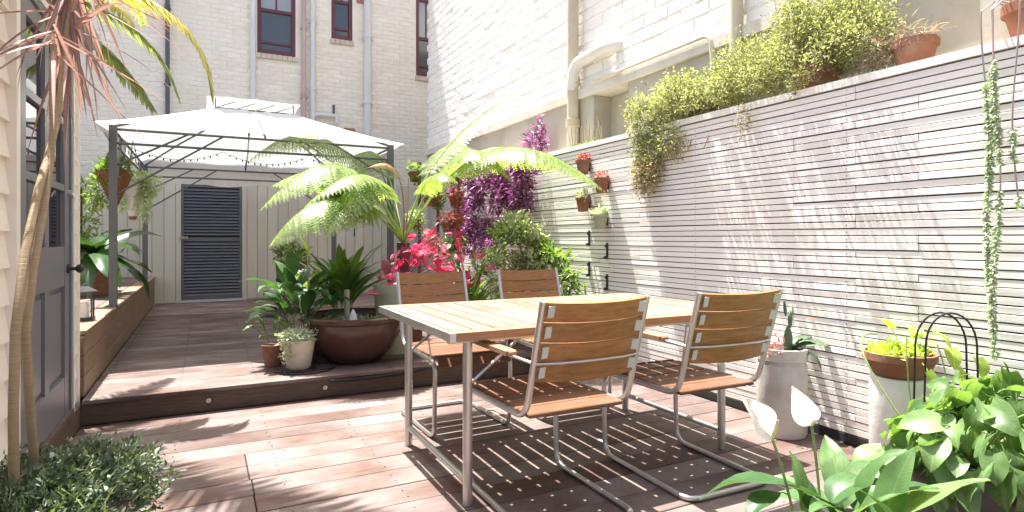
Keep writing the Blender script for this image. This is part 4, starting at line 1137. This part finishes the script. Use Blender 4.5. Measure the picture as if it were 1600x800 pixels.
fr_add(on_y(760, 130, 4.9), Vector((2.98, 4.08, 1.50)), .64, 8, 42, 1.0, bare=.3)
fr_add(on_y(740, 160, 5.3), on_y(850, 262, 5.2), .62, 9, 34, .9, bare=.3)
fr_add(on_y(720, 150, 5.0), on_y(800, 285, 4.7), .55, 23, 30, .9, bare=.32)
fr_add(on_y(690, 170, 6.0), on_y(740, 245, 6.2), .45, 10, 26, .7, bare=.3)
fr_add(on_y(600, 180, 6.2), on_y(545, 262, 6.4), .5, 11, 26, .7, bare=.3)
fr_add(on_y(640, 225, 5.2), on_y(575, 262, 5.3), .22, 12, 22, .5, 'leaf_palm_dry', bare=.45)
fr_add(on_y(668, 230, 4.9), on_y(715, 285, 4.7), .40, 13, 24, .8, bare=.35)
part('new_frond', 'cane_bark', tf, lambda m: m.tube([Vector((1.60, 5.2, 1.08)), Vector((1.615, 5.18, 1.4)), Vector((1.62, 5.18, 1.66))], [.008, .007, .005], 6), True)

# ---- pink caladium in the olive pot, with strappy plants
oc = (1.42, 4.95, UP)
pk = thing('pink_leaf_plant', oc, 'vivid pink and white caladium leaves in an olive pot behind the far chairs', 'plant')
pot(pk, oc, [(.12, .002), (.15, .35), (.165, .52), (.17, .58), (.155, .58), (0, .54)], 'olive_pot')
pm = [leaf_mesh('leaf', m_, .15, .125, 'heart', d, .15, 6, .06, .05, seed=i) for i, (m_, d) in enumerate((('leaf_pink', .5), ('leaf_pink', 1.0), ('leaf_wine', .8)))]
lines = []
for k in range(76):
    c = Vector((rnd.gauss(1.70, .23), rnd.gauss(4.88, .14), rnd.uniform(.66, 1.20))) - Vector(oc)
    inst('leaf', pm[rnd.choice([0, 0, 1, 1, 2])], pk, LM(c, rnd.uniform(0, 6.28), rnd.uniform(-1.3, .6), rnd.uniform(-.8, .8), rnd.uniform(.45, 1.05)))
    lines.append(bez(Vector(oc) + Vector((0.05, 0, .55)), Vector(oc) + Vector((c.x * .4, c.y * .4, c.z * .9)), Vector(oc) + c, 4))
stems(pk, lines, .0022, 'leaf_wine')
st1 = lily_plant((2.06, 4.85, UP), 'bright green strap-leaved clump between the two far chairs', 46, .58, .16, .26, 'leaf_strap', 'terracotta', .1, (.5, 1.5), name='strap_leaf_plant', W_=.042, shape='sword', stalk=.05)
st2 = lily_plant((2.95, 4.72, UP), 'sparse strap-leaved plant against the slatted screen right of the shrub', 12, .5, .12, .2, 'leaf_strap', 'terracotta', .1, (.6, 1.4), name='strap_leaf_plant', W_=.035, shape='sword', stalk=.05)

# ---- variegated shrub
sh = thing('variegated_shrub', (2.62, 4.95, UP), 'loose variegated green and white shrub in front of the slatted screen', 'shrub')
pot(sh, (2.62, 4.95, UP), [(.13, .002), (.17, .24), (.18, .28), (.16, .28), (0, .26)], 'terracotta')
rs_ = random.Random(77); sp, sp2 = [], []
for k in range(34):
    x_ = rs_.gauss(2.62, .22); y_ = rs_.gauss(4.92, .15); z_ = rs_.uniform(.55, 1.32) - abs(x_ - 2.58) * .35
    if x_ > 2.98: x_ = 2.98
    (sp if rs_.random() < .66 else sp2).append(((x_, y_, z_), (rs_.uniform(.07, .15), .10, rs_.uniform(.06, .12)), rs_.randrange(50, 110)))
for k in range(8): sp2.append(((rs_.uniform(2.75, 3.02), rs_.uniform(4.5, 4.8), rs_.uniform(.45, 1.0)), (.07, .09, .08), 34))
scatter('foliage', sh, sp, .066, 'leaf_shrub', 2.7, .1, seed=51, hollow=.1, max_x=3.10)
scatter('young_foliage', sh, sp2, .080, 'leaf_shrub_green', 3.2, .15, seed=52, hollow=.1, max_x=3.10)
stems(sh, [bez((2.62, 4.95, UP + .25), (2.6 + rnd.uniform(-.1, .1), 4.9, .7), (2.6 + rnd.uniform(-.35, .3), 4.9 + rnd.uniform(-.2, .2), rnd.uniform(.9, 1.3)), 5) for k in range(16)], .005, 'cane_bark')

# ---- purple plants on the screen
pp = thing('purple_wall_plant', (3.0, 6.4, 1.1), 'purple trailing plants hanging in a mass on the slatted screen', 'plant')
ps = []
for k in range(82):
    yv = rnd.uniform(5.45, 7.4); zl = 1.0 if yv > 6.2 else 1.4
    ps.append(((3.01 + rnd.uniform(-.08, .03), yv, rnd.uniform(zl, 2.02)), (.07, .10, .12), 60))
scatter('foliage', pp, ps, .075, 'leaf_purple', 3.2, -.35, seed=61, hollow=.2, max_x=3.115)
for k in range(6):
    yv = 5.75 + k * .28; zc = 1.25 + .32 * (k % 3)
    part('wall_pot', 'terracotta', pp, lambda m: m.lathe([(.04, 0), (.06, .09), (.064, .10), (.055, .10), (0, .09)], (3.05, yv, zc), 14), True)
pt_ = thing('purple_ledge_plant', (3.33, 5.75, 1.955), 'small purple plant sprouting above the top of the screen', 'plant')
q0 = on_x(835, 200, 3.3)
scatter('foliage', pt_, [((3.3, q0.y, 2.15), (.12, .16, .16), 300), ((3.3, q0.y - .12, 2.33), (.05, .06, .12), 90)], .07, 'leaf_purple', 3, .1, seed=62, hollow=.2, min_z=1.96, max_x=3.46)
stems(pt_, [bez((3.32, 5.75, 1.957), (3.32, q0.y, 2.05), (3.3, q0.y, 2.2), 4)], .006, 'leaf_wine')

# ---- hanging pots on dark rods (vertical garden)
def rod_garden(u, lab, seed):
    p = on_y(u, 330, 6.35); t = thing('hanging_pot_column', (p.x, p.y, .16), lab, 'planter', 'rods of hanging pots')
    part('rod', 'pipe_dark', t, lambda m: m.box(p.x - .016, p.x + .016, p.y - .012, p.y + .012, .155, 1.96))
    cols_ = ['leaf_red', 'leaf_rose', 'leaf_succulent', 'leaf_rose', 'leaf_shrub_green', 'leaf_red']
    for k in range(4):
        z = .95 + k * .27 + rnd.uniform(-.04, .04); dx = rnd.choice([-.08, .08, -.06])
        c = (p.x + dx, p.y - .09, z)
        po = part('pot', 'terracotta', t, lambda m: m.lathe([(.045, 0), (.068, .10), (.073, .11), (.063, .11), (0, .1)], c, 16), True)
        part('bracket', 'pipe_dark', po, lambda m: m.box(min(p.x, c[0]), max(p.x, c[0]), p.y - .035, p.y - .013, z + .08, z + .09))
        scatter('foliage', po, [((c[0], c[1] - .01, z + .14), (.10, .08, .08), 110), ((c[0] + .02, c[1] - .05, z + .04), (.07, .04, .09), 70)], .05, cols_[(seed + k) % 6], 2.4, .1, seed=seed * 10 + k, hollow=.2)
rod_garden(655, 'column of hanging pots with pink rosettes nearest the tree fern', 1)
rod_garden(684, 'middle column of hanging pots with red and pink succulents', 2)
rod_garden(716, 'column of hanging pots on a dark rod nearest the purple plants', 4)

# ---- pots clipped on the screen
wl_ = [(911, 262, 'leaf_red', 'wall pot of orange succulents, highest of the four on the screen'),
       (940, 290, 'leaf_rose', 'wall pot with pale rosettes at the right, second from the top on the screen'),
       (911, 320, 'leaf_silver', 'wall pot with a spiky grey rosette at the left of the four on the screen'),
       (938, 347, 'leaf_succulent', 'mossy wall pot of green succulents, lowest of the four on the screen')]
for i, (u, v, lm_, lab) in enumerate(wl_):
    p = on_x(u, v, WX - .075); z = p.z - .06
    t = thing('wall_pot', (p.x, p.y, z), lab, 'pot', 'pots clipped to the slatted screen')
    pot(t, (p.x, p.y, z), [(.044, 0), (.06, .095), (.062, .10), (.071, .102), (.072, .125), (.064, .125), (0, .11)], 'terracotta' if i != 3 else 'olive_pot', seg=18)
    part('clip', 'dark_metal', t, lambda m: m.box(p.x + .055, WX - .003, p.y - .012, p.y + .012, z + .03, z + .15))
    scatter('foliage', t, [((p.x, p.y, z + .135), (.055, .055, .035), 90)], (.035, .03, .07, .05)[i], lm_, (1.8, 1.5, 4, 3)[i], .5, seed=70 + i, hollow=.1, max_x=WX - .004)
for i, (u, v, lab) in enumerate([(921, 372, 'empty black pot clip at the upper left below the wall pots'), (949, 392, 'empty black pot clip at the upper right below the wall pots'),
                                 (921, 420, 'empty black pot clip at the lower left below the wall pots'), (949, 441, 'lowest empty black pot clip, just above the far table edge')]):
    p = on_x(u, v, WX - .004)
    m = MB(); x = WX - .004
    m.box(x - .008, x, p.y - .011, p.y + .011, p.z - .07, p.z + .07)
    m.box(x - .035, x - .0085, p.y - .006, p.y + .006, p.z - .07, p.z - .045)
    m.box(x - .022, x - .0085, p.y - .009, p.y + .009, p.z + .03, p.z + .055)
    m.build('pot_clip', 'dark_metal', None, label=lab, cat='clip', group='empty clips on the screen')

# ---- shrubs and pots on the ledge
def ledge_pot(name, y, lab, r=.13, h=.19, x=3.33):
    t = thing(name, (x, y, 1.956), lab, 'pot')
    part('saucer', 'terracotta', t, lambda m: m.lathe([(r * .9, .001), (r * 1.08, .012), (r * 1.12, .03), (r * 1.05, .03), (0, .02)], (x, y, 1.956), 24), True)
    pot(t, (x, y, 1.956), [(r * .66, .021), (r * .92, h * .78), (r * .93, h * .8), (r * 1.03, h * .8), (r * 1.05, h), (r * .92, h), (0, h * .93)], 'terracotta')
    return t
l1 = ledge_pot('ledge_shrub', 3.35, 'yellow-green shrub spilling low over the top of the screen, left of the two', .12, .16); l1['category'] = 'shrub'
scatter('foliage', l1, [((3.25 + .07 * math.sin(k), 3.0 + .085 * k, 2.16 + .09 * math.sin(k * 1.7)), (.15, .16, .15), 900) for k in range(9)] + [((3.12, 3.72, 2.04), (.11, .22, .24), 2000), ((3.08, 3.66, 1.78), (.07, .19, .24), 1500), ((3.06, 3.42, 1.86), (.05, .12, .18), 500)] + [((3.06 + .03 * math.sin(k * 2.3), 2.95 + .11 * k, 2.12 + .05 * math.sin(k * 1.9)), (.07, .06, .09), 150) for k in range(9)], .027, 'leaf_ledge', 2.4, .1, seed=81, hollow=.35, max_x=3.43)
scatter('dry_foliage', l1, [((3.05, 3.66, 1.62), (.05, .18, .17), 1400), ((3.06, 3.35, 1.80), (.035, .12, .12), 350), ((3.06, 2.72, 1.88), (.03, .06, .12), 120)], .026, 'leaf_ledge_dry', 2.6, -.2, seed=82, hollow=.3, max_x=3.115)
stems(l1, [bez((3.33, 3.35, 2.1), (3.25, 3.4 + a, 2.35), (3.10, 3.5 + a * .8, 1.75), 6) for a in (-.5, -.3, -.1, .1, .25)], .004, 'cane_bark')
l2 = ledge_pot('ledge_shrub', 2.40, 'large feathery green shrub in a terracotta pot on top of the screen', .14, .2); l2['category'] = 'shrub'
scatter('foliage', l2, [((3.27 + .07 * math.sin(k * 2.1), 2.04 + .075 * k, 2.34 + .12 * math.sin(k * 1.3) - .004 * (k - 5) ** 2), (.15, .17, .17), 1300) for k in range(12)] + [((3.28, 2.4, 2.58), (.17, .26, .16), 1800), ((3.10, 2.36, 2.04), (.05, .07, .08), 220)] + [((3.06 + .03 * math.sin(k * 2.7), 1.98 + .10 * k, 2.18 + .07 * math.sin(k * 1.6)), (.08, .06, .10), 150) for k in range(10)], .023, 'leaf_ledge', 2.6, .35, seed=83, hollow=.3, max_x=3.47)
stems(l2, [bez((3.33, 2.40, 2.12), (3.30, 2.4 + a * .3, 2.35), (3.26, 2.4 + a, 2.5 - abs(a) * .4), 6) for a in (-.4, -.25, -.1, .05, .2, .35, .5)], .004, 'cane_bark')
l3 = ledge_pot('terracotta_pot', 1.80, 'weathered terracotta pot with dry wispy stems on a saucer on the ledge', .105, .185, 3.27)
scatter('dry_foliage', l3, [((3.25, 1.95, 2.12), (.10, .14, .10), 500), ((3.24, 1.8, 2.17), (.10, .13, .06), 260)], .05, 'grass_dry', 12, -.3, seed=84, hollow=.3, max_x=3.47)
l4 = ledge_pot('terracotta_pot', 1.28, 'terracotta pot at the top right with long trailing succulent strings', .13, .2, 3.27)
rs = random.Random(88)
def strand(y0, zt, zb, leaf0, x, seed, dens=1.0):
    r = random.Random(seed); pts = [Vector((3.24, y0 - .02, 2.16)), Vector((3.12, y0, 2.17))]
    z = 2.12
    while z > zb:
        pts.append(Vector((x + .006 * math.sin(z * 9 + seed), y0 + .014 * math.sin(z * 5 + seed * 2), z))); z -= .06
    part('stem', 'white_stem', l4, lambda m: m.tube(pts, .0035, 5, False), True)
    m = MB(); z = leaf0
    while z > zb:
        gap = noise.noise((z * 4, seed, 0)) 
        if gap > -.28:
            for k in range(int(5 * dens)):
                a = r.uniform(0, 6.28); ln = r.uniform(.014, .025) * (1 + .4 * gap); rr = .0052
                c = Vector((x + .006 * math.sin(z * 9 + seed), y0 + .014 * math.sin(z * 5 + seed * 2), z + r.uniform(-.006, .006)))
                d = Vector((math.cos(a), math.sin(a), -.5)).normalized()
                m.tube([c + d * .002, c + d * ln * .5, c + d * ln], [.002, rr, .0008], 5)
        z -= .011
    m.build('succulent_strand', 'leaf_succulent', l4, True, kind='stuff')
ya = on_x(1553, 200, 3.06).y; yb2 = on_x(1590, 200, 3.06).y
strand(ya + .012, 2.1, .60, 1.90, 3.060, 1); strand(ya - .012, 2.1, .68, 1.86, 3.050, 2); strand(ya + .03, 2.1, 1.35, 1.80, 3.055, 5)
strand(yb2, 2.1, 1.24, 1.58, 3.055, 3)
# dry spikes at the screen top near the downpipe
for (uc, lab) in ((905, 'tuft of dry spikes at the foot of the cream downpipe'), (930, 'tuft of dry spikes on the screen top right of the cream downpipe')):
    q = on_x(uc, 215, 3.24)
    t = thing('dry_spikes', (3.24, q.y, 1.956), lab, 'plant', 'dry spikes on the screen')
    stems(t, [[(3.24 + rnd.uniform(-.04, .04), q.y + a, 1.957), (3.24 + rnd.uniform(-.05, .05), q.y + a * 1.15, 2.0 + rnd.uniform(.12, .26))] for a in [-.12 + .04 * k for k in range(7)]], .004, 'grass_dry', 'spike')
    scatter('foliage', t, [((3.2, q.y, 1.99), (.05, .16, .03), 120)], .03, 'leaf_shrub_green', 2, .4, seed=90 + uc, hollow=.1, min_z=1.957)

# ---- tall cylinder pots at the screen
c1 = (2.945, 2.345, 0)
k1 = thing('cactus_pot', c1, 'tall weathered concrete cylinder pot with a prickly cactus beside the screen', 'pot')
pot(k1, c1, [(.128, .002), (.135, .02), (.135, .36), (.135, .40), (.128, .405), (.128, .425), (.138, .43), (.138, .495), (.12, .495), (.115, .46), (0, .455)], 'concrete', seg=32)
part('soil', 'soil', k1, lambda m: m.lathe([(.114, .462), (0, .468)], c1, 20), True)
def pad(parent, p, h, w_, yaw, lean):
    m = MB(); prof = []
    for i in range(9):
        t = i / 8; prof.append((max(.004, w_ / 2 * math.sin(math.pi * (t * .86 + .10)) ** .7), h * t))
    m.lathe(prof, (0, 0, 0), 14)
    m.v = [(x + c1[0], y_ * .28 + c1[1], z + c1[2]) for x, y_, z in m.v]
    o = m.build('cactus_pad', 'leaf_cactus', parent, True)
    o.matrix_local = Matrix.Translation(Vector(p) - Vector(c1)) @ Euler((0, lean, yaw)).to_matrix().to_4x4()
    return o
pad(k1, (2.945, 2.30, .462), .16, .10, .2, -.05); pad(k1, (2.96, 2.30, .61), .095, .085, .5, .1); pad(k1, (2.925, 2.30, .68), .09, .035, .2, -.25); pad(k1, (2.985, 2.30, .68), .06, .03, .9, .3)
cm_ = [leaf_mesh('leaf', 'leaf_cactus', .30, .055, 'strap', d, .25, 8, .12, seed=i) for i, d in enumerate((1.6, 2.2))]
for yaw, pt, s_ in ((-2.2, .9, .75), (-1.7, .8, 1.0), (-2.5, .6, 1.0), (-1.3, .4, .9), (-2.9, .3, .8), (-2.0, 1.2, .6)):
    inst('leaf', cm_[rnd.randrange(2)], k1, LM(Vector((2.97, 2.32, .47)) - Vector(c1), yaw, pt, rnd.uniform(-.5, .5), s_))
scatter('small_succulents', k1, [((2.84, 2.30, .50), (.05, .05, .05), 60)], .03, 'leaf_rose', 3, .5, seed=95, hollow=.1)
inst('flower', leaf_mesh('flower', 'leaf_red', .06, .035, 'oval', 1, .3), k1, LM(Vector((3.02, 2.24, .66)) - Vector(c1), -2, .3))
c2 = (2.96, 1.70, 0)
k2 = thing('white_cylinder_pot', c2, 'tall white cylinder with a shallow terracotta bowl of seedlings on top', 'pot')
pot(k2, c2, [(.115, .002), (.125, .02), (.125, .455), (.115, .46), (0, .455)], 'white_pot', seg=32)
part('bowl', 'terracotta', k2, lambda m: m.lathe([(.10, .4605), (.128, .49), (.145, .535), (.155, .54), (.155, .575), (.143, .575), (.137, .55), (0, .545)], c2, 28), True)
scatter('foliage', k2, [((2.96, 1.70, .575), (.12, .12, .03), 700)], .03, 'leaf_lime', 1.8, .5, seed=97, hollow=.1)
sd = leaf_mesh('leaf', 'leaf_lime', .085, .07, 'heart', .8, .2, 6, .05, .10, 3)
for x, yv, z, yaw, pt in ((2.93, 1.72, .69, 1.2, .9), (2.99, 1.64, .66, -1.0, .6), (3.03, 1.66, .64, 2.5, .7)): inst('leaf', sd, k2, LM(Vector((x, yv, z)) - Vector(c2), yaw, pt))

# ---- arched wire plant support and pothos
PX, PY = 2.62, 1.28
po_ = thing('pothos_pot', (2.52, 1.18, 0), 'spreading mound of heart-shaped pothos leaves in the bottom right corner', 'plant')
pot(po_, (2.52, 1.18, 0), [(.17, .002), (.22, .26), (.235, .30), (.21, .30), (0, .28)], 'dark_metal')
phm = [leaf_mesh('leaf', 'leaf_pothos', .145, .118, 'heart', d, f, 7, .05, .05, i) for i, (d, f) in enumerate(((.5, .15), (.9, .25), (1.4, .1), (.8, .35)))]
lines = []
rp = random.Random(12)
for k in range(270):
    a = rp.uniform(0, 6.28); rr_ = .47 * math.sqrt(rp.random())
    x = 2.60 + rr_ * math.cos(a) * .80; yv = 1.17 + rr_ * math.sin(a) * .72
    z = .18 + .34 * (1 - (rr_ / .60) ** 2) * rp.uniform(.4, 1.12) + rp.uniform(0, .08) + max(0, (x - 2.62) * .3) - max(0, (yv - 1.25) * .35)
    if x > 3.02: x = 3.02
    yaw = a - math.pi / 2 + rp.uniform(-.9, .9)
    inst('leaf', phm[k % 4], po_, LM(Vector((x - 2.52, yv - 1.18, z)), yaw, rp.uniform(-1.35, .1), rp.uniform(-.8, .8), rp.uniform(.5, .98)))
    if k % 9 == 0: lines.append(bez((2.52, 1.18, .28), (2.52 + (x - 2.52) * .5, 1.18 + (yv - 1.18) * .5, .30 + z * .4), (x, yv, z), 5))
lines.append(bez((2.45, 1.35, .35), (2.35, 1.62, .75), (2.62, 1.6, .70), 8))
stems(po_, lines, .004, 'stem_green')
ar = thing('wire_arch', (2.76, 1.46, .0), 'black wire arch plant support standing among the pothos leaves', 'plant support')
A0 = Vector((2.70, 1.50, 0)); 
for (dx, dy) in ((0, 0), (.022, -.03)):
    a = Vector((2.70 + dx, 1.50 + dy, .002)); b = Vector((2.885 + dx, 1.365 + dy, .002)); mid_ = (a + b) / 2; hw_ = (b - a) / 2
    path = [a] + [mid_ - hw_ * (.86 if q == 0 else .86 * math.cos(q * math.pi / 14)) + Vector((0, 0, .66 + .14 * math.sin(q * math.pi / 14))) for q in range(15)] + [b]
    part('hoop', 'black_wire', ar, lambda m: m.tube(path, .0042, 8), True)
vn = thing('climbing_vine', (2.80, 1.42, .3), 'few lime heart leaves climbing on the black wire arch', 'vine')
stems(vn, [bez((2.8, 1.42, .30), (2.86, 1.42, .5), (2.80, 1.45, .66), 6), bez((2.72, 1.5, .3), (2.66, 1.5, .55), (2.70, 1.52, .7), 6)], .003)
vlm = leaf_mesh('leaf', 'leaf_lime', .10, .075, 'heart', .8, .2, 6, .05, .04, 5)
for u, v, yaw, pt in ((1450, 580, 3.0, -1.1), (1485, 545, 2.5, -.9), (1497, 575, 3.2, -1.2), (1528, 560, 2.8, -1.0), (1515, 610, 2.2, -1.1), (1462, 520, 3.4, -.6)):
    x_, y_, k_ = ray(u, v); tt_ = 2.56 / (x_ * sn + y_ * cs); inst('leaf', vlm, vn, LM(Vector((x_ * tt_ - 2.80, y_ * tt_ - 1.42, CAM_H + k_ * tt_ - .3)), yaw, pt, 0, .95))

# ---- peace lily in front with two white flowers
fl = thing('flowering_peace_lily', (1.86, 1.22, 0), 'peace lily with two white flowers at the bottom right of the deck', 'plant')
pot(fl, (1.86, 1.22, 0), [(.10, .002), (.13, .16), (.14, .19), (.12, .19), (0, .17)], 'dark_metal')
flm = [leaf_mesh('leaf', 'leaf_lily' if i else 'leaf_pothos', .31, .13, 'lance', d, .22, 9, .06, .12, i) for i, d in enumerate((.7, 1.1, 1.5, .4))]
def LT(base, tip, me_i, rise=.08, s=1.0, roll=0.0):
    b = Vector(base); t = Vector(tip); d = t - b; yaw = math.atan2(-d.x, d.y); pt = math.atan2(d.z, math.hypot(d.x, d.y)) + .35
    inst('leaf', flm[me_i], fl, LM(b - Vector(WL[fl]), yaw, pt, roll, s * d.length / .31))
def at(u, v, dep):
    x_, y_, k_ = ray(u, v); t_ = dep / FPX; return Vector((x_ * t_, y_ * t_, CAM_H + k_ * t_))
LT(at(1275, 775, 1.85), at(1085, 760, 2.0), 1, roll=.2); LT(at(1215, 770, 1.9), at(1160, 815, 1.8), 1); LT(at(1255, 800, 1.9), at(1255, 705, 1.98), 0, roll=1.0)
LT(at(1300, 800, 1.85), at(1415, 745, 1.75), 1); LT(at(1350, 800, 1.8), at(1390, 690, 1.75), 2, roll=.6); LT(at(1330, 810, 1.7), at(1480, 775, 1.55), 0)
LT(at(1290, 820, 1.75), at(1220, 830, 1.6), 2); LT(at(1400, 820, 1.6), at(1560, 760, 1.5), 0); LT(at(1380, 815, 1.65), at(1465, 720, 1.6), 3, roll=.8)
LT(at(1300, 790, 1.9), at(1340, 720, 2.0), 2); LT(at(1270, 800, 1.9), at(1230, 730, 1.95), 2, roll=-.8); LT(at(1420, 850, 1.5), at(1330, 780, 1.5), 3)
for k in range(10):
    a = k * 2.4; b = Vector((1.86 + .05 * math.cos(a), 1.22 + .05 * math.sin(a), .22)); LT(b, b + Vector((math.cos(a) * .22, math.sin(a) * .22, rnd.uniform(.0, .18))), k % 3)
spm = leaf_mesh('spathe', 'flower_white', .115, .064, 'lance', .35, .45, 9, .05, 0, 4)
def LF(pos, d, nrm, s):
    y_ = Vector(d).normalized(); x_ = y_.cross(Vector(nrm)).normalized(); z_ = x_.cross(y_)
    m4 = Matrix((x_, y_, z_)).transposed().to_4x4(); return Matrix.Translation(pos) @ m4 @ Sc(s, s, s)
for (u0, v0, u1, v1, tu, tv, roll) in ((1245, 790, 1206, 684, 1164, 616, .25), (1285, 800, 1268, 664, 1238, 604, -.5)):
    b, c, tpp = at(u0, v0 + 40, 1.9), at(u1, v1, 1.9), at(tu, tv, 1.86)
    s_ = part('flower_stem', 'stem_green', fl, lambda m: m.tube(bez(b, (b + c) / 2 + Vector((.01, .0, .02)), c, 6), .0045, 6, False), True)
    d = tpp - c
    inst('spathe', spm, fl, LF(c - Vector(WL[fl]), d, Vector((-.55 + roll, -.75, .45)), d.length / .125))
    part('spadix', 'flower_spike', fl, lambda m: m.tube([c, c + Vector((.004, -.012, .03)), c + Vector((.006, -.016, .06))], [.006, .007, .004], 8), True)

# ---- fallen leaves and petals on the deck
lit = part('leaf_litter', 'leaf_palm_dry', None, lambda m: [m.add([(x, y, z + .003), (x + a, y + b, z + .006), (x + a * 2.2, y + b * .4, z + .004), (x + a, y - b, z + .008)], [(0, 1, 2), (0, 2, 3)])
      for x, y, z, a, b in [(rnd.uniform(.2, 3.0), rnd.uniform(2.9, 4.25), 0, rnd.uniform(-.012, .012), rnd.uniform(-.008, .008)) for k in range(34)] + [(rnd.uniform(1.2, 3.0), rnd.uniform(1.5, 2.9), 0, rnd.uniform(-.012, .012), rnd.uniform(-.008, .008)) for k in range(16)] + [(rnd.uniform(-.5, 2.4), rnd.uniform(4.4, 5.6), UP, rnd.uniform(-.012, .012), rnd.uniform(-.008, .008)) for k in range(40)]],
     label='scattered fallen petals and bits of leaf on the deck', cat='leaf litter', kind='stuff')
